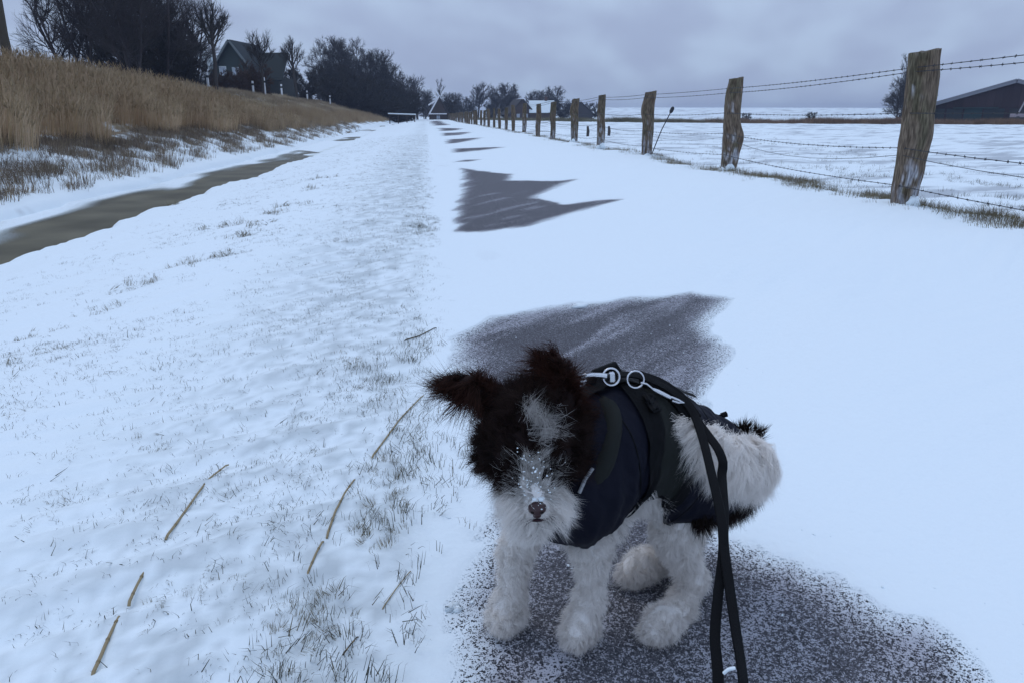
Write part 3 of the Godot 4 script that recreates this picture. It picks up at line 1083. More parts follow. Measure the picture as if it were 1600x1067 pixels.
	var gs := [[697, 150, "beside the white-edged roof"], [722, 205, "left of the round-crowned tree"], [768, 200, "right of the round-crowned tree"], [790, 180, "left of the thatched farmhouse"], [878, 180, "right of the snowy farm roof"], [925, 178, "right of the dark hipped roof"]]
	plant_tree("dense", on_view(703, 160), 5.6, "dark tree standing close right of the white-edged roof", "tree", "trees round the far farm")
	plant_tree("dense", on_view(664, 168), 6.4, "dark tree standing close behind the white-edged roof, left side", "tree", "trees round the far farm")
	plant_tree("dense", on_view(735, 196), 5.6, "dark tree left of the round-crowned tree's trunk", "tree", "trees round the far farm")
	plant_tree("dense", on_view(845, 200), 7.4, "dark tree straight behind the snowy farm roof", "tree", "trees round the far farm")
	for s in gs:
		plant_tree("shrub", on_view(s[0], s[1]), 4.0, "dark shrub round the far farm, %s" % s[2], "shrub", "shrubs round the far farm")
	plant_tree("dense", on_view(1404, 98), 5.6, "large dark bush left of the barn, behind the nearest post", "shrub", "", 0.5)
	plant_tree("shrub", on_view(1432, 100), 4.0, "dark bush between the nearest post and the barn", "shrub")
	plant_tree("slim", on_view(1411, 101), 8.8, "slender bare tree rising from the bush left of the barn", "tree")
	plant_tree("shrub", on_view(1167, 88), 1.2, "tiny dark bush on the field edge just right of the second post", "shrub")
	plant_tree("shrub", on_view(1268, 84), 1.3, "tiny dark bush on the field edge halfway between the two nearest posts", "shrub")


# a point on level ground at this bearing of the photograph's horizon line and this many metres ahead
func on_view(u: float, dist: float) -> Vector3:
	var x := (u - 800.0) / 1156.0 * 0.9565 * dist
	return Vector3(x * cos(YAW) + dist * sin(YAW), 0, -(dist * cos(YAW) - x * sin(YAW)))


func build_stalks() -> void:
	# dry reed stems that the wind left lying on the snow
	var runs := [
		[[Vector3(-0.4482, 0, -0.8362), Vector3(-0.4523, 0, -0.8769), Vector3(-0.4602, 0, -0.9347), Vector3(-0.4618, 0, -0.9621)], "lower end of a tan reed stem lying in the snow at the bottom left"],
		[[Vector3(-0.4594, 0, -0.9876), Vector3(-0.4621, 0, -1.029), Vector3(-0.4635, 0, -1.095)], "short middle piece of tan reed stem showing through the snow, left"],
		[[Vector3(-0.4645, 0, -1.167), Vector3(-0.461, 0, -1.237), Vector3(-0.4569, 0, -1.321), Vector3(-0.4535, 0, -1.397), Vector3(-0.4367, 0, -1.471)], "long tan reed stem lying on the snow, left of the other stems"],
		[[Vector3(-0.2084, 0, -1.033), Vector3(-0.2027, 0, -1.093), Vector3(-0.1964, 0, -1.133)], "tan reed stem piece left of the dog's front paw, lowest of its line"],
		[[Vector3(-0.1924, 0, -1.145), Vector3(-0.1871, 0, -1.232), Vector3(-0.1779, 0, -1.302), Vector3(-0.1625, 0, -1.362)], "tan reed stem piece in the middle of the line left of the dog"],
		[[Vector3(-0.1379, 0, -1.468), Vector3(-0.1177, 0, -1.549), Vector3(-0.0862, 0, -1.68), Vector3(-0.02947, 0, -1.863)], "tan reed stem whose tip points at the dog's left-hand ear"],
		[[Vector3(-0.08871, 0, -0.9641), Vector3(-0.07132, 0, -1.009), Vector3(-0.04834, 0, -1.059)], "thin pale stem in the snow nearest the dog's front paw"],
		[[Vector3(-0.09352, 0, -2.354), Vector3(-0.04581, 0, -2.407), Vector3(0.0137, 0, -2.518)], "short brown stem at the path's edge beyond the dog"],
		[[Vector3(-0.1364, 0, -0.8649), Vector3(-0.1287, 0, -0.8845), Vector3(-0.1197, 0, -0.9033)], "tiny pale stem fragment at the bottom edge of the verge"],
	]
	var thick := [0.0026, 0.0024, 0.0023, 0.0021, 0.0022, 0.0021, 0.0010, 0.0022, 0.0012]
	for k in runs.size():
		var mb := MB.new()
		mb.tint = Color(0.42, 0.34, 0.21) if k < 7 else Color(0.12, 0.095, 0.07)
		var pts := PackedVector3Array()
		var rad := PackedFloat32Array()
		var q: Array = runs[k][0]
		var n := q.size() * 5
		for i in n + 1:
			var s := float(i) / n * (q.size() - 1)
			var j := mini(int(s), q.size() - 2)
			var p: Vector3 = (q[j] as Vector3).lerp(q[j + 1], s - j)
			var high := 0.0
			var along: Vector3 = ((q[q.size() - 1] as Vector3) - q[0]).normalized()
			for w in 9:
				high += snow_y(p.x + along.x * (w - 4) * 0.016, p.z + along.z * (w - 4) * 0.016) / 9.0
			p.y = high + 0.0015 + thick[k] * (0.8 if i > 0 and i < n else -0.9)
			pts.append(p)
			rad.append(thick[k] * lerpf(1.0, 0.7, float(i) / n))
		mb.tube(pts, rad, 6)
		# nodes of the stem
		for i in range(4, pts.size() - 2, 6):
			var d := (pts[i + 1] - pts[i - 1]).normalized() * 0.002
			mb.tint = Color(0.33, 0.26, 0.155)
			mb.tube(PackedVector3Array([pts[i] - d, pts[i] + d]), PackedFloat32Array([thick[k] * 1.06, thick[k] * 1.06]), 6)
		top("reed_stem", mb, M.plant, runs[k][1], "reed stem", "dry reed stems lying on the verge")


# ---------------------------------------------------------------- fence
func post_mesh(sides: int, rings: int, high: float, offs: Array, wide: Array, seed_: int, dark := 1.0) -> ArrayMesh:
	var n := FastNoiseLite.new()
	n.seed = seed_
	n.noise_type = FastNoiseLite.TYPE_SIMPLEX_SMOOTH
	n.frequency = 1.0
	var mb := MB.new()
	var low := -0.15
	var pos := func(i: int, j: int) -> Vector3:
		var t := float(i) / rings
		var y := lerpf(low, high, t)
		var s := clampf(y / high, 0.0, 1.0) * (wide.size() - 1)
		var k := mini(int(s), wide.size() - 2)
		var f := smoothstep(0.0, 1.0, s - k)
		var w := lerpf(wide[k], wide[k + 1], f)
		var o := lerpf(offs[k], offs[k + 1], f)
		var a := TAU * j / sides
		var sq := 1.0 / pow(pow(absf(cos(a)), 3.2) + pow(absf(sin(a)), 3.2), 1.0 / 3.2)
		var lump := 1.0 + 0.13 * n.get_noise_3d(cos(a) * 1.1, y * 2.2, sin(a) * 1.1) + 0.07 * n.get_noise_3d(cos(a) * 3.4, y * 1.6 + 5.0, sin(a) * 3.4) + 0.035 * n.get_noise_3d(cos(a) * 9.0, y * 2.0, sin(a) * 9.0)
		var r := w * lerpf(1.0, sq, 0.65) * lump
		var p := Vector3(cos(a) * r + o, y, sin(a) * r * 0.82)
		if i == rings:
			p.y += 0.16 * p.x + 0.012 * n.get_noise_2d(p.x * 30.0, p.z * 30.0)
		return p
	for i in rings + 1:
		for j in sides + 1:
			var p: Vector3 = pos.call(i, j % sides)
			var pa: Vector3 = pos.call(mini(i + 1, rings), j % sides) - pos.call(maxi(i - 1, 0), j % sides)
			var pb: Vector3 = pos.call(i, (j + 1) % sides) - pos.call(i, (j + sides - 1) % sides)
			var nn := pa.cross(pb).normalized()
			if nn.dot(Vector3(p.x, 0, p.z)) < 0.0:
				nn = -nn
			var a := TAU * (j % sides) / sides
			var g := 0.5 + 0.5 * n.get_noise_3d(cos(a) * 8.0, p.y * 1.5, sin(a) * 8.0)
			var c := Color(0.115, 0.088, 0.062).lerp(Color(0.23, 0.185, 0.14), g)
			# algae towards the top, snow blown into the windward grain lower down
			c = c.lerp(Color(0.10, 0.105, 0.06), 0.55 * smoothstep(0.1, 0.6, n.get_noise_3d(cos(a) * 1.2, p.y * 2.4 + 9.0, sin(a) * 1.2) + 0.3 * p.y))
			c = c.lerp(Color(0.10, 0.06, 0.04), 0.5 * smoothstep(0.1, 0.5, n.get_noise_3d(cos(a), p.y * 3.0 - 4.0, sin(a))))
			var face := smoothstep(0.0, 0.9, nn.dot(Vector3(-0.45, 0.1, 0.85)))
			var stuck := smoothstep(0.12, 0.42, n.get_noise_3d(cos(a) * 2.2, p.y * 3.2 + 2.0, sin(a) * 2.2) * 0.8 + 0.42 * smoothstep(0.75, 0.15, p.y) - 0.22 + 0.25 * n.get_noise_3d(cos(a) * 9.0, p.y * 5.0, sin(a) * 9.0))
			c = c.lerp(Color(0.62, 0.64, 0.70), stuck * face * 0.75)
			c = c * dark
			mb.tint = Color(c.r * 1.75, c.g * 1.72, c.b * 1.7).clamp(Color.BLACK, Color(0.7, 0.72, 0.78))
			mb.vert(p, nn, Vector2(float(j) / sides, p.y))
	for i in rings:
		for j in sides:
			var a := i * (sides + 1) + j
			var b := a + sides + 1
			mb.quad(a, a + 1, b + 1, b)
	var mid := Vector3.ZERO
	for j in sides:
		mid += mb.v[rings * (sides + 1) + j] / sides
	mb.tint = Color(0.24, 0.21, 0.17) * dark
	var k := mb.vert(mid, Vector3.UP, Vector2(0.5, 1.2))
	for j in sides:
		var p1 := mb.vert(mb.v[rings * (sides + 1) + j], Vector3.UP, Vector2(0.5 + 0.1 * cos(TAU * j / sides), 1.2))
		var p2 := mb.vert(mb.v[rings * (sides + 1) + (j + 1) % sides], Vector3.UP, Vector2(0.5 + 0.1 * cos(TAU * (j + 1) / sides), 1.2))
		mb.tri(k, p1, p2)
	# fix the winding so that every face is seen from outside
	for q in range(0, mb.ix.size(), 3):
		var a := mb.v[mb.ix[q]]
		var nn := (mb.v[mb.ix[q + 2]] - a).cross(mb.v[mb.ix[q + 1]] - a)
		if nn.dot(mb.n[mb.ix[q]]) < 0.0:
			var s := mb.ix[q + 1]
			mb.ix[q + 1] = mb.ix[q + 2]
			mb.ix[q + 2] = s
	return mb.mesh()


var post_at: Array[Vector3] = []


func build_fence() -> void:
	var bases := [Vector2(3.53, -5.22), Vector2(3.86, -9.41), Vector2(3.61, -12.27), Vector2(3.62, -15.72), Vector2(3.67, -18.85), Vector2(3.62, -21.9), Vector2(3.72, -25.5), Vector2(3.78, -29.6)]
	var z := -33.2
	while z > -150.0:
		bases.append(Vector2(3.78 + 0.004 * (-33.0 - z) + rng.randf_range(-0.06, 0.06), z + rng.randf_range(-0.2, 0.2)))
		z -= 3.6
	var shapes := [
		post_mesh(30, 60, 1.18, [0.0, -0.012, 0.0, 0.012, 0.004, 0.0, -0.015], [0.083, 0.09, 0.098, 0.107, 0.103, 0.108, 0.104], 3),
		post_mesh(26, 44, 1.19, [0.0, 0.012, 0.03, 0.0, -0.01, 0.01], [0.09, 0.108, 0.128, 0.103, 0.1, 0.088], 5),
		post_mesh(24, 36, 1.11, [0.0, 0.0, 0.0, -0.02, 0.02], [0.075, 0.085, 0.095, 0.105, 0.088], 8, 0.92),
		post_mesh(20, 28, 1.11, [0.0, 0.01, 0.0, 0.015], [0.08, 0.085, 0.08, 0.07], 12, 0.88),
		post_mesh(16, 20, 1.08, [0.0, -0.01, 0.015, 0.0], [0.07, 0.08, 0.085, 0.075], 15, 0.85),
		post_mesh(14, 16, 1.06, [0.0, 0.02, 0.0, 0.02], [0.075, 0.075, 0.085, 0.08], 19, 0.8),
	]
	var names := ["nearest and largest weathered fence post, in front of the bush by the barn", "second fence post from the right, knotty with snow stuck to its lower half", "third fence post from the right, narrow waist, beside the thin leaning stake", "fourth fence post from the right, slim and brown at its foot", "fifth fence post from the right, the last one rising clear of the far dyke", "sixth fence post from the right, in front of the far snowy hill's left end", "seventh fence post from the right, in front of the farm's dark shrubs", "eighth fence post from the right, in front of the snowy farm roof", "ninth fence post from the right, near the thatched farmhouse", "tenth fence post from the right, left of the thatched farmhouse"]
	for w in ["eleventh", "twelfth", "thirteenth", "fourteenth", "fifteenth", "sixteenth", "seventeenth", "eighteenth", "nineteenth", "twentieth"]:
		names.append("small weathered %s fence post counted from the right, left of the farmhouse" % w)
	for i in bases.size():
		var b: Vector2 = bases[i]
		var p := Vector3(b.x, -0.02 if i < 3 else ground_y(b.x, b.y) - 0.03, b.y)
		post_at.append(p)
		var o := MeshInstance3D.new()
		o.name = numbered("fence_post")
		o.mesh = shapes[i] if i < 3 else shapes[2 + (i * 7) % 4]
		o.material_override = M.post_wood
		o.position = p
		o.rotation.y = 0.1 if i == 0 else (0.05 if i == 1 else (0.0 if i == 2 else rng.randf() * TAU))
		o.rotation.z = rng.randf_range(-0.03, 0.03) if i > 2 else 0.0
		add_child(o)
		tag(o, names[i] if i < names.size() else "small far fence post of the row up to the path's end, left of the farmhouse", "fence post", "fence posts along the path")

		if i < 5:
			# snow heaped against the windward foot
			var heap := MB.new()
			for q in 5:
				var a := 0.5 + 0.45 * q + rng.randf_range(-0.2, 0.2)
				ball(heap, Vector3(cos(a + 0.3) * 0.105, rng.randf_range(0.03, 0.06) + (0.05 if q == 2 else 0.0), sin(a + 0.3) * 0.095), Vector3(0.055, rng.randf_range(0.035, 0.075), 0.04), Basis.IDENTITY, 7, 0.35)
			part("snow_heap", heap, M.clean_snow, o, "stuff")

	# wires: height at the post, how much they hang, which side of the post they run on, barbed or plain
	var wires := [
		[1.065, 0.012, true, "top barbed wire of the pasture fence"],
		[1.03, 0.022, true, "barbed wire hanging just below the top wire of the fence"],
		[0.765, 0.025, true, "barbed wire at chest height, second level of the fence"],
		[0.515, 0.03, true, "barbed wire at the middle of the fence posts"],
		[0.475, 0.09, false, "slack plain wire sagging below the middle barbed wire"],
		[0.26, 0.03, true, "lowest barbed wire, near the grass at the fence foot"],
	]
	for w in wires.size():
		var wire: Array = wires[w]
		var mb := MB.new()
		var barbs := MB.new()
		var pts := PackedVector3Array()
		var line: Array[Vector3] = [Vector3(3.05, 0, -1.4)]
		line.append_array(post_at)
		for i in mini(line.size() - 1, 30):
			var a := line[i] + Vector3(-0.085, wire[0] + 0.02 * na.get_noise_2d(i * 7.3, w * 3.1), 0.0)
			var b := line[i + 1] + Vector3(-0.085, wire[0] + 0.02 * na.get_noise_2d((i + 1) * 7.3, w * 3.1), 0.0)
			if i == 0:
				a.x += 0.03
			var sag: float = wire[1] * (0.6 + 0.8 * rng.randf())
			var steps := 8 if i < 8 else 3
			for s in steps:
				var t := float(s) / steps
				pts.append(a.lerp(b, t) - Vector3(0, 4.0 * sag * t * (1.0 - t), 0))
			if wire[2] and i < 7:
				var len_ := a.distance_to(b)
				var m := int(len_ / 0.105)
				for s in m:
					var t := (s + 0.5) / m
					var p := a.lerp(b, t) - Vector3(0, 4.0 * sag * t * (1.0 - t), 0)
					for q in 2:
						var d := Vector3(rng.randfn(), rng.randfn(), rng.randfn() * 0.4).normalized() * 0.010
						barbs.tube(PackedVector3Array([p - d, p + d]), PackedFloat32Array([0.0016, 0.0016]), 3, false)
					barbs.tube(PackedVector3Array([p - Vector3(0, 0, 0.007), p + Vector3(0, 0, 0.007)]), PackedFloat32Array([0.0042, 0.0042]), 4, false)
		var rad := PackedFloat32Array()
		rad.resize(pts.size())
		rad.fill(0.0026 if wire[2] else 0.0022)
		mb.tube(pts, rad, 5, false)
		var o := thing("barbed_wire" if wire[2] else "plain_wire", wire[3], "fence wire", Vector3.ZERO, 0.0, "wires of the pasture fence")
		part("strand", mb, M.wire, o)
		if wire[2]:
			part("barbs", barbs, M.wire, o, "stuff")

	# a thin stake with a dark knob, leaning behind the third post
	var st := thing("leaning_stake", "thin dark stake with a knob, leaning behind the third fence post", "stake")
	var mb := MB.new()
	var f: Vector3 = Vector3(3.931, 0.1724, -13.04)
	var e: Vector3 = Vector3(4.227, 0.7941, -13.01)
	mb.tube(PackedVector3Array([f - Vector3(0, 0.1, 0), f.lerp(e, 0.5), e]), PackedFloat32Array([0.009, 0.009, 0.009]), 6)
	part("rod", mb, M.wire, st)
	var kb := MB.new()
	var d := (e - f).normalized()
	kb.tube(PackedVector3Array([e - d * 0.03, e, e + d * 0.05, e + d * 0.08]), PackedFloat32Array([0.02, 0.034, 0.034, 0.016]), 8)
	part("knob", kb, M.wire, st)
	# two short markers far out on the field
	for k in 2:
		var q: Vector3 = [Vector3(6.081, 0, -28.63), Vector3(6.877, 0, -28.54)][k]
		var m := MB.new()
		m.tint = Color(0.07, 0.06, 0.06)
		m.tube(PackedVector3Array([q - Vector3(0, 0.1, 0), q + Vector3(0.02, 0.16, 0), q + Vector3(0.0, 0.34, 0)]), PackedFloat32Array([0.05, 0.06, 0.04]), 7)
		top("wooden_stub", m, M.bark, ["short dark stub on the snowy field, left of the fourth post", "short dark stub on the snowy field, just right of the fourth post"][k], "stub", "stubs on the field")


# ---------------------------------------------------------------- buildings
# A gabled house on its own axes: the gable wall faces +z, the ridge runs along z.
func wall_poly(mb: MB, pts: Array, thick: float) -> void:
	# an upright plate: outline in x, y at z = 0, going back by thick
	var f := []
	var bk := []
	for p in pts:
		f.append(Vector3(p.x, p.y, 0))
		bk.append(Vector3(p.x, p.y, -thick))
	mb.flat(f)
	bk.reverse()
	mb.flat(bk)
	for i in pts.size():
		var j := (i + 1) % pts.size()
		mb.flat([Vector3(pts[i].x, pts[i].y, 0), Vector3(pts[i].x, pts[i].y, -thick), Vector3(pts[j].x, pts[j].y, -thick), Vector3(pts[j].x, pts[j].y, 0)])


func roof_slab(mb: MB, ridge: Vector2, eave: Vector2, z0: float, z1: float, thick: float) -> void:
	var d := eave - ridge
	var b := Basis(Vector3(d.x, d.y, 0).normalized(), Vector3.ZERO, Vector3.BACK)
	b.y = b.z.cross(b.x)
	if b.y.y < 0:
		b.y = -b.y
		b.z = -b.z
	var mid := (ridge + eave) * 0.5
	mb.box(Vector3(mid.x, mid.y, (z0 + z1) * 0.5) + b.y * thick * 0.5, Vector3(d.length(), thick, absf(z1 - z0)), b, 0.03)


func window(parent: Node3D, at: Vector3, w: float, h: float, panes: int, frame_col: Color) -> void:
	var fr := MB.new()
	fr.tint = frame_col
	for s in [-1.0, 1.0]:
		fr.box(at + Vector3(s * (w * 0.5 - 0.04), 0, 0.03), Vector3(0.08, h, 0.07))
		fr.box(at + Vector3(0, s * (h * 0.5 - 0.04), 0.031), Vector3(w - 0.16, 0.08, 0.07))
	for k in range(1, panes):
		fr.box(at + Vector3(-w * 0.5 + w * k / panes, 0, 0.028), Vector3(0.06, h - 0.16, 0.06))
	var o := part("window", fr, M.painted, parent)
	for k in panes:
		var p := MB.new()
		var x := -w * 0.5 + w * (k + 0.5) / panes
		p.box(at + Vector3(x, 0, 0.012), Vector3(w / panes - 0.1, h - 0.16, 0.01))
		part("pane", p, M.window_glass, o)


func build_buildings() -> void:
	var turn := -YAW
	# --- dark gabled house on the crest of the bank
	var at := on_view(372, 80)
	at.y = 1.6
	var h := thing("gabled_house", "dark green house with steep gable and white dormer on the bank", "house", at, turn - 0.12)
	var w := MB.new()
	w.tint = Color(0.035, 0.045, 0.047)
	wall_poly(w, [Vector2(-2.6, -0.5), Vector2(-2.6, 2.8), Vector2(0, 6.3), Vector2(2.0, 3.6), Vector2(2.0, -0.5)], 6.0)
	part("wall", w, M.painted, h)
	var rf := MB.new()
	rf.tint = Color(0.019, 0.026, 0.028)
	roof_slab(rf, Vector2(0, 6.35), Vector2(2.9, 2.5), 0.5, -6.2, 0.16)
	roof_slab(rf, Vector2(0, 6.35), Vector2(-3.2, 2.1), 0.5, -6.2, 0.16)
	part("roof", rf, M.painted, h)
	var wing := MB.new()
	wing.tint = Color(0.025, 0.03, 0.031)
	wing.box(Vector3(3.0, 1.2, -3.2), Vector3(2.4, 3.4, 4.0))
	part("wing_wall", wing, M.painted, h)
	var wr := MB.new()
	wr.tint = Color(0.02, 0.028, 0.03)
	var wb := Basis(Vector3.RIGHT, 0.9)
	wr.box(Vector3(3.0, 4.0, -2.2), Vector3(3.2, 0.16, 3.6), wb, 0.02)
	part("wing_roof", wr, M.painted, h)
	for s in [[Vector2(0, 6.5), Vector2(2.95, 2.6)], [Vector2(0, 6.5), Vector2(-3.25, 2.2)]]:
		var bb := MB.new()
		bb.tint = Color(0.13, 0.15, 0.16)
		roof_slab(bb, s[0] - Vector2(0, 0.28), s[1] - Vector2(0, 0.28), 0.62, 0.53, 0.22)
		part("barge_board", bb, M.painted, h)
	var gs := MB.new()
	gs.tint = SNOW * 0.85
	roof_slab(gs, Vector2(-0.6, 5.72), Vector2(-1.9, 4.02), 0.2, -5.6, 0.12)
	var go := part("roof_snow", gs, M.painted, h)
	go.position = Vector3(-0.13, 0.14, 0)
	var dm := MB.new()
	dm.tint = SNOW * 0.8
	dm.box(Vector3(-2.9, 4.5, -0.2), Vector3(1.3, 1.6, 1.4), Basis.IDENTITY, 0.05)
	part("dormer", dm, M.painted, h)
	window(h, Vector3(-1.15, 3.5, 0.0), 0.75, 0.9, 1, Color(0.5, 0.54, 0.56))
	window(h, Vector3(0.25, 3.4, 0.0), 0.8, 0.9, 2, Color(0.34, 0.38, 0.40))
	window(h, Vector3(0.0, 1.0, 0.0), 1.0, 1.1, 2, Color(0.3, 0.34, 0.36))

	# --- grey shed right of it
	at = on_view(440, 86)
	at.y = 2.3
	var s2 := thing("grey_shed", "small shed with a pale grey sloping roof on the bank, between two bare trees", "shed", at, turn + 0.5)
	w = MB.new()
	w.tint = Color(0.07, 0.07, 0.075)
	wall_poly(w, [Vector2(-1.1, -0.6), Vector2(-1.1, 0.9), Vector2(0, 2.5), Vector2(1.1, 0.9), Vector2(1.1, -0.6)], 2.6)
	part("wall", w, M.painted, s2)
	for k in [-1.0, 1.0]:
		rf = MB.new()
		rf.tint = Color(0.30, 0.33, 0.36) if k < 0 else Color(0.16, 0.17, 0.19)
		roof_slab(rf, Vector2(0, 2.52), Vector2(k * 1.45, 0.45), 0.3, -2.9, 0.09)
		part("roof", rf, M.painted, s2)
	var dr := MB.new()
	dr.tint = Color(0.2, 0.22, 0.24)
	dr.box(Vector3(0, 0.3, 0.03), Vector3(0.8, 1.5, 0.05), Basis.IDENTITY, 0.01)
	part("door", dr, M.painted, s2)

	# --- roadside delineators on the crest
	var posts := [[330, 137, 55, "leftmost white road marker post, left of the leaning tree by the house"], [399, 141, 66, "white road marker post left of the second bank tree"], [417, 137, 68, "tallest white road marker post, beside the grey shed's left edge"], [443, 146, 78, "small white road marker post in front of the grey shed"], [482, 143, 88, "white road marker post right of the third bank tree"], [517, 149, 96, "rightmost white road marker post, in front of the far wood"]]
	for q in posts:
		var p := on_view(q[0], q[2])
		p.y = ground_y(p.x, p.z)
		var o := thing("road_marker_post", q[3], "marker post", p, turn, "white road marker posts on the bank")
		var m := MB.new()
		m.tint = Color(0.72, 0.74, 0.78)
		var tall := 1.5 if q[0] == 417 else 1.15
		m.box(Vector3(0, tall * 0.5 - 0.1, 0), Vector3(0.15, tall + 0.2, 0.12), Basis.IDENTITY, 0.02)
		part("shaft", m, M.painted, o)
		m = MB.new()
		m.tint = Color(0.02, 0.02, 0.022)
		m.box(Vector3(0, tall * 0.76, 0), Vector3(0.156, 0.2, 0.126), Basis.IDENTITY, 0.02)
		part("band", m, M.painted, o)

	# --- house with white barge boards at the end of the path
	at = on_view(684, 145)
	at.y = 0.0
	var e := thing("thatched_cottage", "dark thatched cottage with white gable boards at the end of the path", "house", at, turn + 0.1)
	e.scale = Vector3.ONE * 0.74
	w = MB.new()
	w.tint = Color(0.06, 0.045, 0.042)
	wall_poly(w, [Vector2(-2.2, -0.5), Vector2(-2.2, 1.6), Vector2(0.4, 5.2), Vector2(2.4, 1.6), Vector2(2.4, -0.5)], 7.0)
	part("wall", w, M.painted, e)
	for k in [-1.0, 1.0]:
		rf = MB.new()
		rf.tint = Color(0.05, 0.042, 0.04)
		roof_slab(rf, Vector2(0.4, 5.25), Vector2(-2.7, 1.1) if k < 0 else Vector2(2.9, 1.0), 0.3, -7.4, 0.3)
		part("roof", rf, M.painted, e)
	var boards := [[Vector2(0.75, 5.9), Vector2(-1.9, 1.5)], [Vector2(-0.2, 4.6), Vector2(-2.2, 3.4)]]
	for q in boards:
		var bb := MB.new()
		bb.tint = Color(0.75, 0.76, 0.8)
		roof_slab(bb, q[0], q[1], 0.46, 0.34, 0.34)
		part("barge_board", bb, M.painted, e)
	var gb := MB.new()
	gb.tint = Color(0.75, 0.76, 0.8)
	gb.box(Vector3(0, 1.45, 0.42), Vector3(4.6, 0.26, 0.12), Basis.IDENTITY, 0.02)
	part("gable_beam", gb, M.painted, e)
	window(e, Vector3(0.1, 0.6, 0.0), 0.9, 0.9, 2, Color(0.3, 0.3, 0.32))

	# --- farmhouse and snowy-roofed building beyond the fence
	at = on_view(816, 175)
	at.y = 0.0
	var f := thing("thatched_farmhouse", "dark thatched farmhouse beyond the far fence posts", "house", at, turn + 0.35)
	f.scale = Vector3.ONE * 0.82
	w = MB.new()
	w.tint = Color(0.06, 0.04, 0.038)
	wall_poly(w, [Vector2(-3.2, -0.5), Vector2(-3.2, 1.8), Vector2(0, 5.0), Vector2(3.2, 1.8), Vector2(3.2, -0.5)], 6.0)
	part("wall", w, M.painted, f)
	for k in [-1.0, 1.0]:
		rf = MB.new()
		rf.tint = Color(0.033, 0.028, 0.03)
		roof_slab(rf, Vector2(0, 5.05), Vector2(k * 3.9, 1.1), 0.4, -6.4, 0.35)
		part("roof", rf, M.painted, f)
	window(f, Vector3(-1.2, 0.9, 0.0), 0.9, 1.0, 2, Color(0.5, 0.5, 0.52))
	window(f, Vector3(1.2, 0.9, 0.0), 0.9, 1.0, 2, Color(0.5, 0.5, 0.52))
	at = on_view(846, 178)
	at.y = 0.0
	f = thing("snow_roofed_house", "low house with a snow-covered roof beside the thatched farmhouse", "house", at, turn + PI * 0.5)
	w = MB.new()
	w.tint = Color(0.08, 0.055, 0.05)
	wall_poly(w, [Vector2(-2.6, -0.5), Vector2(-2.6, 1.7), Vector2(0, 3.9), Vector2(2.6, 1.7), Vector2(2.6, -0.5)], 5.2)
	part("wall", w, M.painted, f).position = Vector3(0, 0, 2.6)
	for k in [-1.0, 1.0]:
		rf = MB.new()
		rf.tint = SNOW * 0.9
		roof_slab(rf, Vector2(0, 3.95), Vector2(k * 3.1, 1.3), 2.9, -2.9, 0.2)
		part("snowy_roof", rf, M.painted, f)
	var ch := MB.new()
	ch.tint = Color(0.1, 0.06, 0.05)
	ch.box(Vector3(0, 4.3, 1.0), Vector3(0.6, 1.2, 0.6), Basis.IDENTITY, 0.03)
	part("chimney", ch, M.painted, f)
	at = on_view(909, 172)
	at.y = 0.0
	f = thing("dark_barn", "small dark barn with a pointed roof, right of the farm trees", "barn", at, turn)
	w = MB.new()
	w.tint = Color(0.05, 0.045, 0.05)
	wall_poly(w, [Vector2(-2.0, -0.5), Vector2(-2.0, 1.4), Vector2(-0.3, 3.6), Vector2(2.4, 1.2), Vector2(2.4, -0.5)], 5.0)
	part("wall", w, M.painted, f)
	for k in [-1.0, 1.0]:
		rf = MB.new()
		rf.tint = Color(0.04, 0.038, 0.045)
		roof_slab(rf, Vector2(-0.3, 3.65), Vector2(-2.3, 1.05) if k < 0 else Vector2(2.8, 0.9), 0.25, -5.2, 0.16)
		part("roof", rf, M.painted, f)

	# --- the big barn on the right
	at = on_view(1581, 97)
	at.y = 0.0
	var b := thing("large_barn", "large dark red barn with a low-pitched snowy roof at the right edge", "barn", at, turn - 0.66)
	w = MB.new()
	w.tint = Color(0.030, 0.019, 0.022)
	wall_poly(w, [Vector2(-10.5, -0.5), Vector2(-10.5, 1.6), Vector2(0, 4.85), Vector2(10.5, 1.6), Vector2(10.5, -0.5)], 22.0)
	part("wall", w, M.painted, b)
	for k in [-1.0, 1.0]:
		rf = MB.new()
		rf.tint = Color(0.22, 0.23, 0.26)
		roof_slab(rf, Vector2(0, 4.9), Vector2(k * 11.2, 1.45), 0.7, -22.5, 0.22)
		part("roof", rf, M.painted, b)
		var bb := MB.new()
		bb.tint = Color(0.20, 0.21, 0.24)
		roof_slab(bb, Vector2(0, 4.62), Vector2(k * 11.1, 1.2), 0.78, 0.70, 0.26)
		part("barge_board", bb, M.painted, b)
	for i in 24:
		var pl := MB.new()
		var f2 := rng.randf_range(0.75, 1.3)
		pl.tint = Color(0.034, 0.021, 0.025) * f2
		var x := -10.3 + i * 0.87
		var tall := 4.55 - absf(x) * 0.31 - 1.7
		if tall > 0.2:
			pl.box(Vector3(x, 1.7 + tall * 0.5, 0.03), Vector3(0.84, tall, 0.05), Basis.IDENTITY, 0.012)
			part("board", pl, M.painted, b)
	var doors := [[-8.4, 1.9, Color(0.035, 0.04, 0.047)], [-6.3, 1.8, Color(0.028, 0.036, 0.042)], [-4.2, 2.0, Color(0.022, 0.045, 0.05)], [-1.9, 2.2, Color(0.022, 0.03, 0.034)], [0.7, 2.0, Color(0.03, 0.03, 0.034)], [3.0, 2.0, Color(0.022, 0.045, 0.05)]]
	for q in doors:
		var d := MB.new()
		d.tint = q[2]
		d.box(Vector3(q[0], 0.72, 0.05), Vector3(q[1], 1.75, 0.08), Basis.IDENTITY, 0.02)
		part("door", d, M.painted, b)
	var ln := MB.new()
	ln.tint = Color(0.03, 0.05, 0.052)
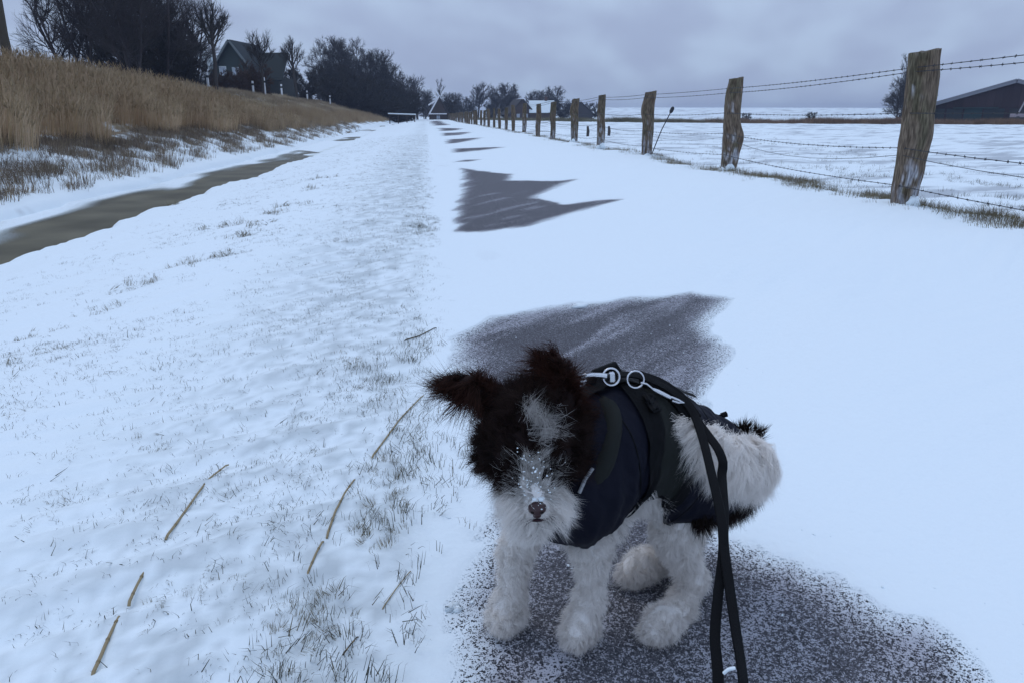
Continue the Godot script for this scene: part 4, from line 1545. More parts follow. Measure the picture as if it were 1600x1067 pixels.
	ln.box(Vector3(-4.0, 1.68, 0.2), Vector3(5.0, 0.14, 0.35), Basis.IDENTITY, 0.02)
	part("canopy", ln, M.painted, b)

	# pale loader arm in front of the barn, at the very edge of the photo
	at = on_view(1592, 88)
	at.y = 0.0
	var l := thing("loader_arm", "pale raised loader arm in front of the barn at the right edge", "loader", at, turn)
	var m := MB.new()
	m.tint = Color(0.28, 0.27, 0.29)
	m.box(Vector3(0.3, 1.9, 0), Vector3(0.14, 2.6, 0.14), Basis(Vector3.BACK, -0.35), 0.03)
	part("beam", m, M.painted, l)
	m = MB.new()
	m.tint = Color(0.24, 0.2, 0.22)
	m.box(Vector3(0.5, 0.75, 0), Vector3(2.4, 0.4, 0.9), Basis.IDENTITY, 0.05)
	part("bucket", m, M.painted, l)
	m = MB.new()
	m.tint = Color(0.04, 0.04, 0.045)
	for x in [-0.3, 1.3]:
		m = MB.new()
		m.tint = Color(0.04, 0.04, 0.045)
		m.tube(PackedVector3Array([Vector3(x, 0.3, -0.45), Vector3(x, 0.3, 0.45)]), PackedFloat32Array([0.38, 0.38]), 14)
		part("wheel", m, M.painted, l)

	# --- snowy rail of the little bridge over the ditch
	at = on_view(628, 100)
	at.y = 0.0
	var br := thing("bridge_rail", "snow-covered rail of the small bridge over the ditch, at the foot of the far wood", "railing", at, turn + 0.2)
	m = MB.new()
	m.tint = SNOW * 0.9
	m.box(Vector3(0, 0.95, 0), Vector3(3.6, 0.14, 0.22), Basis(Vector3.BACK, -0.03), 0.03)
	part("snow_cap", m, M.painted, br)
	m = MB.new()
	m.tint = Color(0.06, 0.05, 0.045)
	m.box(Vector3(0, 0.82, 0), Vector3(3.5, 0.12, 0.12), Basis(Vector3.BACK, -0.03), 0.02)
	part("beam", m, M.painted, br)
	for x in [-1.6, -0.5, 0.6, 1.6]:
		m = MB.new()
		m.tint = Color(0.05, 0.042, 0.04)
		m.box(Vector3(x, 0.25, 0), Vector3(0.13, 1.05, 0.13), Basis.IDENTITY, 0.02)
		part("post", m, M.painted, br)


# ---------------------------------------------------------------- dog
# Dog space: x to the right of the photograph, y up, z towards the photographer; the origin lies on the path under the belly.
enum {TORSO, HEAD, MUZZLE, EAR, LEG_FRONT, LEG_REAR, TAIL, NECK}

var jacket_axis: Array[Vector3] = [Vector3(-0.125, 0.2461, 0.078), Vector3(-0.06108, 0.2635, 0.048), Vector3(0.004158, 0.2743, 0.005), Vector3(0.07555, 0.2472, -0.035), Vector3(0.1526, 0.2027, -0.07), Vector3(0.2076, 0.1767, -0.095)]
var jacket_r := PackedFloat32Array([0.060, 0.085, 0.092, 0.092, 0.087, 0.068])
var hem_s := PackedFloat32Array([0.0, 1.0, 1.55, 1.9, 2.3, 2.65, 3.05, 3.5, 4.0, 4.4, 4.75, 5.0])
var hem_deg := PackedFloat32Array([180.0, 180.0, 178.0, 160.0, 122.0, 116.0, 136.0, 150.0, 142.0, 112.0, 86.0, 70.0])


func jacket_frame(s: float) -> Array:
	var i := clampi(int(s), 0, 4)
	var f := s - i
	var p0: Vector3 = jacket_axis[maxi(i - 1, 0)]
	var p1: Vector3 = jacket_axis[i]
	var p2: Vector3 = jacket_axis[i + 1]
	var p3: Vector3 = jacket_axis[mini(i + 2, 5)]
	var p := p1.cubic_interpolate(p2, p0, p3, f)
	var e := 0.05
	var q := p1.cubic_interpolate(p2, p0, p3, f + e)
	var t := (q - p).normalized()
	var up := (Vector3.UP - t * t.y).normalized()
	var side := t.cross(up)      # towards the photographer
	if side.z < 0.0:
		side = -side
	var r := lerpf(jacket_r[i], jacket_r[i + 1], smoothstep(0.0, 1.0, f))
	return [p, up, side, r, t]


func hem(s: float) -> float:
	for i in range(1, hem_s.size()):
		if s <= hem_s[i]:
			return deg_to_rad(lerpf(hem_deg[i - 1], hem_deg[i], smoothstep(0.0, 1.0, (s - hem_s[i - 1]) / (hem_s[i] - hem_s[i - 1]))))
	return deg_to_rad(hem_deg[hem_deg.size() - 1])


func jacket_point(s: float, a: float, lift := 0.0) -> Vector3:
	var fr := jacket_frame(s)
	var r: float = fr[3]
	var low := 0.5 - 0.5 * cos(a)
	if s < 0.4:
		r *= sqrt(maxf(0.02, 1.0 - pow(1.0 - s / 0.4, 2.0)))
	# the chest flap hangs fuller than the back
	r *= 1.0 + 0.36 * low * low * exp(-pow((s - 0.9) / 0.85, 2.0)) - 0.05 * low * exp(-pow((s - 2.4) / 0.5, 2.0)) + 0.05 * low * exp(-pow((s - 3.6) / 0.6, 2.0))
	r += 0.0026 * nb.get_noise_2d(s * 2.2, a * 1.3) + 0.0022 * na.get_noise_2d(s * 5.0 + a * 1.5, a * 0.8) + 0.0012 * nc.get_noise_2d(s * 9.0 - a * 3.0, a * 2.0)
	return fr[0] + (fr[1] * cos(a) + fr[2] * sin(a) * 0.94) * (r + lift)


func covered(p: Vector3) -> bool:
	var best := 1e9
	var bs := 0.0
	for i in 5:
		var a := jacket_axis[i]
		var ab := jacket_axis[i + 1] - a
		var t := (p - a).dot(ab) / ab.length_squared()
		if i > 0:
			t = maxf(t, 0.0)
		if i < 4:
			t = minf(t, 1.0)
		var d := p.distance_squared_to(a + ab * t)
		if d < best:
			best = d
			bs = i + t
	if bs < 0.0 or bs > 5.0:
		return false
	var fr := jacket_frame(clampf(bs, 0.0, 4.999))
	var v: Vector3 = p - fr[0]
	var turn := atan2(v.dot(fr[2]), v.dot(fr[1]))
	var ang := absf(turn)
	if ang > hem(bs) - 0.04:
		return false
	return v.length() < jacket_point(clampf(bs, 0.0, 4.999), turn).distance_to(fr[0]) - 0.005


# the point of the jacket that lies in the photographer's line of sight through q
func on_jacket(q: Vector3) -> Vector3:
	var eye := Vector3(-0.13, CAM_H, 0.95)
	var d := (q - eye).normalized()
	var best := 1e9
	var out := q
	for i in 80:
		for j in 60:
			var p := jacket_point(i / 80.0 * 2.0, lerpf(0.9, 2.8, j / 60.0), 0.0035)
			var e := (p - eye) - d * (p - eye).dot(d)
			var w := e.length() + 0.02 * (p - eye).length()
			if w < best:
				best = w
				out = p
	return out


func sheet(mb: MB, s0: float, s1: float, ns: int, na_: int, a_of: Callable, lift: float) -> void:
	var k := mb.v.size()
	for i in ns + 1:
		var s := lerpf(s0, s1, float(i) / ns)
		var h: float = a_of.call(s)
		for j in na_ + 1:
			var a := lerpf(-h, h, float(j) / na_)
			var p := jacket_point(s, a, lift)
			var du := jacket_point(minf(s + 0.03, 4.999), a, lift) - jacket_point(maxf(s - 0.03, 0.0), a, lift)
			var dv := jacket_point(s, a + 0.04, lift) - jacket_point(s, a - 0.04, lift)
			var nn := du.cross(dv).normalized()
			if nn.dot(p - jacket_frame(s)[0]) < 0.0:
				nn = -nn
			mb.vert(p, nn, Vector2(s, a))
	for i in ns:
		for j in na_:
			var a := k + i * (na_ + 1) + j
			var b := a + na_ + 1
			out_tri(mb, a, b, b + 1)
			out_tri(mb, a, b + 1, a + 1)


func out_tri(mb: MB, a: int, b: int, c: int) -> void:
	var g := (mb.v[c] - mb.v[a]).cross(mb.v[b] - mb.v[a])
	if g.dot(mb.n[a] + mb.n[b] + mb.n[c]) < 0.0:
		mb.tri(a, c, b)
	else:
		mb.tri(a, b, c)


func ball(mb: MB, at: Vector3, size: Vector3, b := Basis.IDENTITY, rings := 10, lump := 0.0) -> void:
	var k := mb.v.size()
	var seg := rings * 2
	for i in rings + 1:
		var e := PI * i / rings
		for j in seg + 1:
			var a := TAU * (j % seg) / seg
			var d := Vector3(sin(e) * cos(a), cos(e), sin(e) * sin(a))
			var q := d * size * (1.0 + lump * na.get_noise_3d(d.x * 1.7 + at.x * 900.0, d.y * 1.7 + at.y * 900.0, d.z * 1.7))
			mb.vert(at + b * q, (b * (d / size)).normalized())
	for i in rings:
		for j in seg:
			var a := k + i * (seg + 1) + j
			var c := a + seg + 1
			out_tri(mb, a, c, c + 1)
			out_tri(mb, a, c + 1, a + 1)


var body_v := PackedVector3Array()
var body_n := PackedVector3Array()
var body_i := PackedInt32Array()
var body_g := PackedByteArray()


# one continuous skin round all bones (surface nets over a smooth union of tapered capsules)
func skin(bones: Array, cell: float, k: float) -> void:
	var lo := Vector3.ONE * 9.0
	var hi := Vector3.ONE * -9.0
	for b in bones:
		for e in [[b[0], b[1]], [b[2], b[3]]]:
			var m: Vector3 = Vector3.ONE * (e[1] + k * 3.0 + cell * 2.0)
			lo = lo.min(e[0] - m)
			hi = hi.max(e[0] + m)
	var nx := int((hi.x - lo.x) / cell) + 2
	var ny := int((hi.y - lo.y) / cell) + 2
	var nz := int((hi.z - lo.z) / cell) + 2
	var acc := PackedFloat32Array()
	acc.resize(nx * ny * nz)
	var top_w := PackedFloat32Array()
	top_w.resize(nx * ny * nz)
	var gid := PackedByteArray()
	gid.resize(nx * ny * nz)
	for b in bones:
		var a: Vector3 = b[0]
		var ra: float = b[1]
		var c: Vector3 = b[2]
		var rb: float = b[3]
		var g: int = b[4]
		var m := maxf(ra, rb) + k * 3.5 + cell
		var p0 := ((a.min(c) - Vector3.ONE * m - lo) / cell).max(Vector3.ZERO)
		var p1 := (a.max(c) + Vector3.ONE * m - lo) / cell
		var ab := c - a
		var l2 := maxf(ab.length_squared(), 1e-9)
		for z in range(int(p0.z), mini(int(p1.z) + 1, nz)):
			for y in range(int(p0.y), mini(int(p1.y) + 1, ny)):
				var row := (z * ny + y) * nx
				for x in range(int(p0.x), mini(int(p1.x) + 1, nx)):
					var p := lo + Vector3(x, y, z) * cell
					var t := clampf((p - a).dot(ab) / l2, 0.0, 1.0)
					var d := p.distance_to(a + ab * t) - lerpf(ra, rb, t)
					if d > m:
						continue
					var w := exp(-d / k)
					acc[row + x] += w
					if w > top_w[row + x]:
						top_w[row + x] = w
						gid[row + x] = g
	for q in acc.size():
		acc[q] = -log(maxf(acc[q], 1e-6))
	var cellv := PackedInt32Array()
	cellv.resize(nx * ny * nz)
	cellv.fill(-1)
	var offs := [0, 1, nx, nx + 1, nx * ny, nx * ny + 1, nx * ny + nx, nx * ny + nx + 1]
	var edges := [[0, 1], [2, 3], [4, 5], [6, 7], [0, 2], [1, 3], [4, 6], [5, 7], [0, 4], [1, 5], [2, 6], [3, 7]]
	var cp := [Vector3(0, 0, 0), Vector3(1, 0, 0), Vector3(0, 1, 0), Vector3(1, 1, 0), Vector3(0, 0, 1), Vector3(1, 0, 1), Vector3(0, 1, 1), Vector3(1, 1, 1)]
	for z in range(1, nz - 2):
		for y in range(1, ny - 2):
			var row := (z * ny + y) * nx
			for x in range(1, nx - 2):
				var q := row + x
				if acc[q] > 6.0:
					continue
				var inside := 0
				for o in offs:
					if acc[q + o] < 0.0:
						inside += 1
				if inside == 0 or inside == 8:
					continue
				var s := Vector3.ZERO
				var n := 0
				for e in edges:
					var f0: float = acc[q + offs[e[0]]]
					var f1: float = acc[q + offs[e[1]]]
					if (f0 < 0.0) != (f1 < 0.0):
						s += (cp[e[0]] as Vector3).lerp(cp[e[1]], f0 / (f0 - f1))
						n += 1
				cellv[q] = body_v.size()
				body_v.append(lo + (Vector3(x, y, z) + s / n) * cell)
				body_n.append(Vector3(acc[q + 1] - acc[q - 1] + acc[q + nx * ny + nx + 1] - acc[q + nx * ny + nx], acc[q + nx] - acc[q - nx] + acc[q + nx * ny + nx + 1] - acc[q + nx * ny + 1], acc[q + nx * ny] - acc[q - nx * ny] + acc[q + nx * ny + nx + 1] - acc[q + nx + 1]).normalized())
				body_g.append(gid[q])
	var st := [1, nx, nx * ny]
	for z in range(2, nz - 2):
		for y in range(2, ny - 2):
			var row := (z * ny + y) * nx
			for x in range(2, nx - 2):
				var q := row + x
				var f0 := acc[q]
				if f0 > 6.0 and acc[q + 1] > 6.0:
					continue
				for ax in 3:
					var f1: float = acc[q + st[ax]]
					if (f0 < 0.0) == (f1 < 0.0):
						continue
					var u: int = st[(ax + 1) % 3]
					var w: int = st[(ax + 2) % 3]
					var a := cellv[q]
					var b := cellv[q - u]
					var c := cellv[q - u - w]
					var d := cellv[q - w]
					if a < 0 or b < 0 or c < 0 or d < 0:
						continue
					if f0 < 0.0:
						body_i.append_array([a, c, b, a, d, c])
					else:
						body_i.append_array([a, b, c, a, c, d])


func capsule_d(p: Vector3, a: Vector3, b: Vector3) -> float:
	var ab := b - a
	return p.distance_to(a + ab * clampf((p - a).dot(ab) / ab.length_squared(), 0.0, 1.0))


# one tapered ribbon of hair
func hair(mb: MB, p: Vector3, nn: Vector3, dir: Vector3, bend: Vector3, len_: float, w: float, c0: Color, c1: Color, r: RandomNumberGenerator, curl := Vector3.ZERO) -> void:
	var side := dir.cross(nn)
	if side.length_squared() < 1e-6:
		side = Vector3.RIGHT
	side = side.normalized().rotated(dir, r.randf_range(-0.6, 0.6))
	var k := mb.v.size()
	var wav := (curl + side * r.randf_range(-0.07, 0.07)) * len_
	for i in 4:
		var t := i / 3.0
		var q := p + dir * len_ * t + bend * len_ * t * t + wav * sin(t * 4.2)
		mb.tint = c0.lerp(c1, t)
		var m := (nn * (1.0 - 0.4 * t) + (dir + bend * t * 2.0) * 0.25 + side * 0.2).normalized()
		if i == 3:
			mb.vert(q, m)
		else:
			var ww := w * (1.0 - 0.28 * i)
			mb.vert(q - side * ww, m)
			mb.vert(q + side * ww, m)
	var g := (mb.v[k + 1] - mb.v[k]).cross(mb.v[k + 2] - mb.v[k]).dot(nn)
	for i in 2:
		var a := k + i * 2
		if g > 0.0:
			mb.quad(a, a + 2, a + 3, a + 1)
		else:
			mb.quad(a, a + 1, a + 3, a + 2)
	if g > 0.0:
		mb.tri(k + 4, k + 6, k + 5)
	else:
		mb.tri(k + 4, k + 5, k + 6)


func build_dog() -> void:
	var sh := vmat("dog_fur", 0.7)
	sh.metallic_specular = 0.3
	sh.backlight_enabled = true
	sh.backlight = Color(1.0, 1.0, 1.0)
	var skin_m := vmat("dog_skin", 0.9)
	var cloth := mat("jacket_cloth", Color(0.0058, 0.0067, 0.0145), 0.6)
	cloth.metallic_specular = 0.22
	cloth.rim_enabled = true
	cloth.rim = 0.08
	cloth.normal_enabled = true
	cloth.normal_texture = noise_tex(0.35, 128, 51, true, 2.0, 2)
	cloth.uv1_scale = Vector3(3, 3, 1)
	var web := mat("webbing", Color(0.0055, 0.006, 0.0075), 0.6)
	web.metallic_specular = 0.22
	web.normal_enabled = true
	web.normal_texture = noise_tex(0.4, 128, 52, true, 3.0, 1)
	web.uv1_scale = Vector3(3, 3, 1)
	mat("collar_fleece", Color(0.0105, 0.0125, 0.0115), 0.95)
	mat("reflector", Color(0.30, 0.31, 0.33), 0.4)
	mat("eye", Color(0.008, 0.005, 0.004), 0.12).metallic_specular = 0.28
	mat("nose", Color(0.050, 0.026, 0.026), 0.35)

	var paw_fr: Vector3 = Vector3(-0.1365, 0.022, 0.03363)
	var paw_fl: Vector3 = Vector3(-0.03161, 0.022, 0.06182)
	var paw_rn: Vector3 = Vector3(0.08571, 0.022, 0.05352)
	var paw_rf: Vector3 = Vector3(0.06499, 0.024, -0.07809)
	var bones := [
		[Vector3(-0.03807, 0.2669, 0.03), 0.066, Vector3(0.004381, 0.2684, 0.005), 0.074, TORSO],
		[Vector3(0.004381, 0.2684, 0.005), 0.074, Vector3(0.07589, 0.2411, -0.035), 0.07, TORSO],
		[Vector3(0.07589, 0.2411, -0.035), 0.07, Vector3(0.1531, 0.1962, -0.07), 0.066, TORSO],
		[Vector3(0.1531, 0.1962, -0.07), 0.066, Vector3(0.1974, 0.1749, -0.09), 0.056, TORSO],
		[Vector3(-0.05198, 0.2358, 0.05), 0.055, Vector3(-0.02682, 0.1973, 0.025), 0.055, TORSO],
		[Vector3(-0.03892, 0.2827, 0.035), 0.06, Vector3(-0.08666, 0.319, 0.065), 0.05, NECK],
		[Vector3(-0.1108, 0.3435, 0.1), 0.048, Vector3(-0.1054, 0.3325, 0.11), 0.047, HEAD],
		[Vector3(-0.1363, 0.3189, 0.118), 0.030, Vector3(-0.1077, 0.3319, 0.105), 0.04, HEAD],
		[Vector3(-0.075, 0.3091, 0.112), 0.029, Vector3(-0.1013, 0.3319, 0.105), 0.04, HEAD],
		[Vector3(-0.1066, 0.3103, 0.132), 0.032, Vector3(-0.1025, 0.2779, 0.16), 0.021, MUZZLE],
		[Vector3(-0.1007, 0.2708, 0.155), 0.019, Vector3(-0.1046, 0.2389, 0.138), 0.018, MUZZLE],
		[Vector3(-0.1476, 0.3772, 0.09), 0.017, Vector3(-0.1825, 0.3935, 0.088), 0.011, EAR],
		[Vector3(-0.1825, 0.3935, 0.088), 0.011, Vector3(-0.2092, 0.4027, 0.09), 0.005, EAR],
		[Vector3(-0.06218, 0.3733, 0.08), 0.020, Vector3(-0.07183, 0.4039, 0.07), 0.014, EAR],
		[Vector3(-0.07183, 0.4039, 0.07), 0.014, Vector3(-0.09167, 0.4244, 0.075), 0.006, EAR],
		# front legs
		[Vector3(-0.09627, 0.203, 0.035), 0.034, Vector3(-0.1245, 0.1255, 0.025), 0.019, LEG_FRONT],
		[Vector3(-0.1245, 0.1255, 0.025), 0.019, Vector3(-0.1309, 0.05428, 0.03), 0.0155, LEG_FRONT],
		[Vector3(-0.1309, 0.05428, 0.03), 0.0155, paw_fr, 0.0175, LEG_FRONT],
		[paw_fr, 0.021, paw_fr + Vector3(-0.006, -0.004, 0.014), 0.017, LEG_FRONT],
		[Vector3(-0.02, 0.2115, 0.05), 0.034, Vector3(-0.01771, 0.1395, 0.05), 0.021, LEG_FRONT],
		[Vector3(-0.01771, 0.1395, 0.05), 0.021, Vector3(-0.02046, 0.06709, 0.055), 0.0150, LEG_FRONT],
		[Vector3(-0.02046, 0.06709, 0.055), 0.0150, paw_fl, 0.0195, LEG_FRONT],
		[paw_fl, 0.0195, paw_fl + Vector3(-0.008, -0.004, 0.018), 0.017, LEG_FRONT],
		# hind legs: knee forward, hock back, shank down to the paw
		[Vector3(0.1486, 0.1739, -0.065), 0.05, Vector3(0.1149, 0.1262, -0.025), 0.031, LEG_REAR],
		[Vector3(0.1149, 0.1262, -0.025), 0.031, Vector3(0.1489, 0.04182, -0.03), 0.0160, LEG_REAR],
		[Vector3(0.1489, 0.04182, -0.03), 0.0160, Vector3(0.1233, 0.00436, -0), 0.0155, LEG_REAR],
		[Vector3(0.1233, 0.00436, -0), 0.0155, paw_rn, 0.0185, LEG_REAR],
		[paw_rn, 0.0185, paw_rn + Vector3(-0.014, -0.004, 0.012), 0.017, LEG_REAR],
		[Vector3(0.152, 0.1325, -0.11), 0.046, Vector3(0.1408, 0.06831, -0.12), 0.032, LEG_REAR],
		[Vector3(0.1408, 0.06831, -0.12), 0.032, Vector3(0.1483, 0.0029, -0.135), 0.02, LEG_REAR],
		[Vector3(0.1483, 0.0029, -0.135), 0.02, paw_rf + Vector3(0.016, 0.004, -0.004), 0.021, LEG_REAR],
		[paw_rf + Vector3(0.016, 0.004, -0.004), 0.021, paw_rf + Vector3(-0.004, -0.004, 0.01), 0.020, LEG_REAR],
		# the plume curls over to the photographer's side
		[Vector3(0.2142, 0.2095, -0.1), 0.022, Vector3(0.2305, 0.2241, -0.07), 0.02, TAIL],
		[Vector3(0.2305, 0.2241, -0.07), 0.02, Vector3(0.217, 0.2398, -0.025), 0.022, TAIL],
		[Vector3(0.217, 0.2398, -0.025), 0.022, Vector3(0.1753, 0.2605, 0.005), 0.021, TAIL],
		[Vector3(0.1753, 0.2605, 0.005), 0.021, Vector3(0.1355, 0.2852, 0.02), 0.016, TAIL],
		[Vector3(0.1355, 0.2852, 0.02), 0.016, Vector3(0.1063, 0.3103, 0.025), 0.009, TAIL],
	]
	skin(bones, 0.005, 0.007)

	var at := Vector3(0.13 * cos(YAW) + 0.95 * sin(YAW), 0.004, -(0.95 * cos(YAW) - 0.13 * sin(YAW)))
	var dog := thing("dog", "small brown and white shaggy dog in a dark blue winter jacket, standing on the path", "dog", at, -YAW)
	var dark := Color(0.0165, 0.0105, 0.0100)
	var white := Color(0.90, 0.87, 0.84)
	var mb := MB.new()
	mb.v = body_v
	mb.n = body_n
	mb.ix = body_i
	mb.c.resize(body_v.size())
	mb.uv.resize(body_v.size())
	for i in body_v.size():
		var g := body_g[i]
		mb.c[i] = dark if g == HEAD or g == EAR or g == NECK else white * 0.8
	part("body", mb, skin_m, dog)

	# ---- coat of hair
	var r := RandomNumberGenerator.new()
	r.seed = 99
	var fur := {}
	for q in ["head_fur", "muzzle_fur", "ear_fur", "front_leg_fur", "hind_leg_fur", "tail_fur", "body_fur"]:
		fur[q] = MB.new()
	var density := {TORSO: 300000.0, NECK: 400000.0, HEAD: 680000.0, MUZZLE: 900000.0, EAR: 1100000.0, LEG_FRONT: 620000.0, LEG_REAR: 620000.0, TAIL: 1100000.0}
	var nose: Vector3 = Vector3(-0.1007, 0.2779, 0.178)
	var eyes: Array[Vector3] = [Vector3(-0.136, 0.336, 0.155), Vector3(-0.07202, 0.3296, 0.147)]
	var blaze_a: Vector3 = Vector3(-0.1165, 0.3956, 0.14)
	var blaze_b: Vector3 = Vector3(-0.09567, 0.3695, 0.155)
	var bridge_a: Vector3 = Vector3(-0.1062, 0.3359, 0.17)
	var skull: Vector3 = Vector3(-0.1062, 0.3406, 0.105)
	for ti in range(0, body_i.size(), 3):
		var ia := body_i[ti]
		var ib := body_i[ti + 1]
		var ic := body_i[ti + 2]
		var va := body_v[ia]
		var vb := body_v[ib]
		var vc := body_v[ic]
		var g: int = body_g[ia]
		var want: float = (vb - va).cross(vc - va).length() * 0.5 * density[g]
		var count := int(want + r.randf())
		for q in count:
			var u := r.randf()
			var w := r.randf()
			if u + w > 1.0:
				u = 1.0 - u
				w = 1.0 - w
			var p := va + (vb - va) * u + (vc - va) * w
			var nn := (body_n[ia] * (1.0 - u - w) + body_n[ib] * u + body_n[ic] * w).normalized()
			if g != HEAD and g != MUZZLE and g != EAR and g != TAIL and covered(p):
				continue
			var k1 := p * 34.0
			var k2 := p * 110.0
			var lock := Vector3(na.get_noise_3dv(k1), nb.get_noise_3dv(k1), nc.get_noise_3dv(k1)) * 0.8 + Vector3(nb.get_noise_3dv(k2), nc.get_noise_3dv(k2), na.get_noise_3dv(k2)) * 0.65
			var curl := Vector3(nc.get_noise_3dv(k2 * 0.7), na.get_noise_3dv(k2 * 0.7), nb.get_noise_3dv(k2 * 0.7)) * 0.42
			var rnd := Vector3(r.randfn(), r.randfn(), r.randfn()) * 0.08
			var dir := nn
			var bend := Vector3(0, -0.25, 0)
			var len_ := 0.016
			var wide := 0.00042
			var c0 := white
			var c1 := white
			var to := "body_fur"
			match g:
				HEAD, NECK:
					to = "head_fur"
					var back := (p - nose).normalized()
					dir = nn * 0.55 + back * 0.5 + Vector3(0, -0.2, 0) + lock * 0.9
					len_ = r.randf_range(0.012, 0.026) * (1.35 if lock.y > 0.15 else 1.0)
					c0 = dark * r.randf_range(0.6, 1.3)
					c1 = Color(0.034, 0.0195, 0.0165) * r.randf_range(0.6, 1.6)
					curl *= 1.7
					bend += lock * 0.35
					var bl := capsule_d(p, blaze_a, blaze_b)
					if bl < 0.0165 + 0.006 * lock.x and p.z > skull.z + 0.02:
						c0 = white * 0.42
						c1 = white * 0.62
						dir = nn * 0.55 + Vector3(0.35, 0.3, 0.0) + lock * 0.6
						len_ *= 1.15
					elif capsule_d(p, bridge_a, nose) < 0.012 + 0.008 * lock.y and p.z > skull.z + 0.02:
						c0 = white * 0.5
						c1 = white * 0.75
						len_ *= 0.8
					var near_eye := minf(p.distance_to(eyes[0]), p.distance_to(eyes[1]))
					if near_eye < 0.0105:
						continue
					if near_eye < 0.016:
						len_ *= 0.3
						c0 = Color(0.03, 0.018, 0.015)
				MUZZLE:
					to = "muzzle_fur"
					var mid := nose + Vector3(0.0, 0.012, -0.01)
					var outw := p - mid
					outw = (outw - nn * outw.dot(nn)).normalized()
					dir = nn * 0.55 + outw * 0.85 + lock * 0.45
					bend = Vector3(0, -0.35, 0) + Vector3(signf(p.x - nose.x) * 0.12, 0, 0)
					var ax := absf(p.x - nose.x)
					if p.y > nose.y + 0.014:
						bend = Vector3(0, 0.05, 0)
						len_ = r.randf_range(0.012, 0.028)
					elif p.y > nose.y - 0.016:
						dir = nn * 0.4 + Vector3(signf(p.x - nose.x) * 0.9, -0.25, 0.1) + lock * 0.4
						bend = Vector3(0, -0.45, 0)
						len_ = r.randf_range(0.019, 0.035)
					else:
						len_ = r.randf_range(0.013, 0.025)
					if p.distance_to(nose) < 0.015:
						len_ *= 0.25
					c0 = white * r.randf_range(0.85, 1.0)
					c1 = white * r.randf_range(0.95, 1.06)
					if p.y > nose.y + 0.016 and ax > 0.008 + 0.010 * (lock.x + 0.3) and r.randf() < 0.9:
						c0 = dark
						c1 = Color(0.022, 0.0125, 0.011) * r.randf_range(0.6, 1.5)
					elif p.y > nose.y + 0.012:
						c0 = white * 0.5
						c1 = white * 0.8
					if p.y < nose.y - 0.012 and absf(p.x - nose.x) < 0.02 and r.randf() < 0.15:
						c0 = dark * 2.0
				EAR:
					to = "ear_fur"
					var tip: Vector3 = bones[12][2] if p.x < skull.x else bones[14][2]
					var along: Vector3 = (tip - p).normalized()
					if p.x < skull.x:
						along = (along + Vector3(-0.75, 0.05, 0.0)).normalized()
					else:
						along = (along + Vector3(-0.45, 0.35, 0.1)).normalized()
					dir = nn * 0.35 + along * 0.9 + lock * 1.15
					bend = Vector3(0, -0.25, 0) + lock * 0.5
					len_ = r.randf_range(0.008, 0.022) * (1.9 if lock.z > 0.14 else 1.0) * lerpf(1.15, 0.65, smoothstep(0.02, 0.07, p.distance_to(tip)))
					c0 = dark
					c1 = Color(0.060, 0.024, 0.017) * r.randf_range(0.5, 1.4)
				LEG_FRONT, LEG_REAR:
					to = "front_leg_fur" if g == LEG_FRONT else "hind_leg_fur"
					var low := smoothstep(0.07, 0.02, p.y)
					dir = nn * lerpf(0.4, 0.7, low) + Vector3(-0.2 * low, lerpf(-0.65, -0.2, low), 0.45 * low) + lock * 0.9
					len_ = r.randf_range(0.009, 0.019) * lerpf(1.0, 1.0, low)
					if p.y + dir.y * len_ < 0.004:
						dir.y = absf(dir.y) * 0.1
						bend = Vector3.ZERO
					c0 = white * r.randf_range(0.85, 1.0)
					c1 = white * r.randf_range(0.92, 1.06)
					wide = 0.00042
				TAIL:
					to = "tail_fur"
					var tipw := smoothstep(0.06, -0.05, p.x - 0.145)
					dir = nn * 0.38 + Vector3(0.05, -0.5, 0.2) + lock * 0.2
					dir = dir.lerp(nn * 0.55 + Vector3(-0.75, 0.0, 0.1) + lock * 0.22, tipw)
					bend = Vector3(-0.15, -0.45, 0)
					len_ = r.randf_range(0.022, 0.036)
					c0 = white * r.randf_range(0.9, 1.04)
					c1 = white * r.randf_range(1.0, 1.15)
					wide = 0.00045
				_:
					dir = nn * 0.5 + Vector3(0.2, -0.5, 0) + lock * 0.8
					len_ = r.randf_range(0.012, 0.024)
					if p.x > 0.165:
						c0 = dark
						c1 = dark * 1.4
					else:
						c0 = white * 0.8
			# hair never grows back into the skin
			var rise := dir.normalized().dot(nn)
			if rise < 0.28:
				dir = dir.normalized() + nn * (0.28 - rise)
			hair(fur[to], p - nn * 0.002, nn, (dir + rnd).normalized(), bend, len_, wide, c0, c1, r, curl)
	# dark tufts at the rump, above and below the plume
	for tuft in [[Vector3(0.1436, 0.1637, -0.005), 0.022, Vector3(0.1, -1.0, 0.25), 1100], [Vector3(0.1732, 0.1627, -0.025), 0.020, Vector3(0.3, -0.9, 0.2), 900], [Vector3(0.1945, 0.1677, -0.035), 0.016, Vector3(0.4, -0.8, 0.2), 700], [Vector3(0.227, 0.2442, -0.1), 0.013, Vector3(0.25, 1.0, 0.1), 450], [Vector3(0.2453, 0.2433, -0.095), 0.010, Vector3(0.5, 0.9, 0.1), 250]]:
		for q in int(tuft[3]):
			var nn := Vector3(r.randfn(), r.randfn(), r.randfn()).normalized()
			var p: Vector3 = tuft[0] + nn * tuft[1] * r.randf()
			var lock := Vector3(na.get_noise_3d(p.x * 70.0, p.y * 70.0, p.z * 70.0), 0.0, nc.get_noise_3d(p.x * 70.0, p.y * 70.0, p.z * 70.0))
			hair(fur["body_fur"], p, nn, (tuft[2] + nn * 0.45 + lock).normalized(), Vector3.ZERO, r.randf_range(0.014, 0.03), 0.0006, dark, dark * 1.5, r)
	var total := 0
	for q in fur:
		if fur[q].v.size():
			total += fur[q].v.size() / 7
			fur[q].n.clear()
			part(q, fur[q], sh, dog, "stuff")
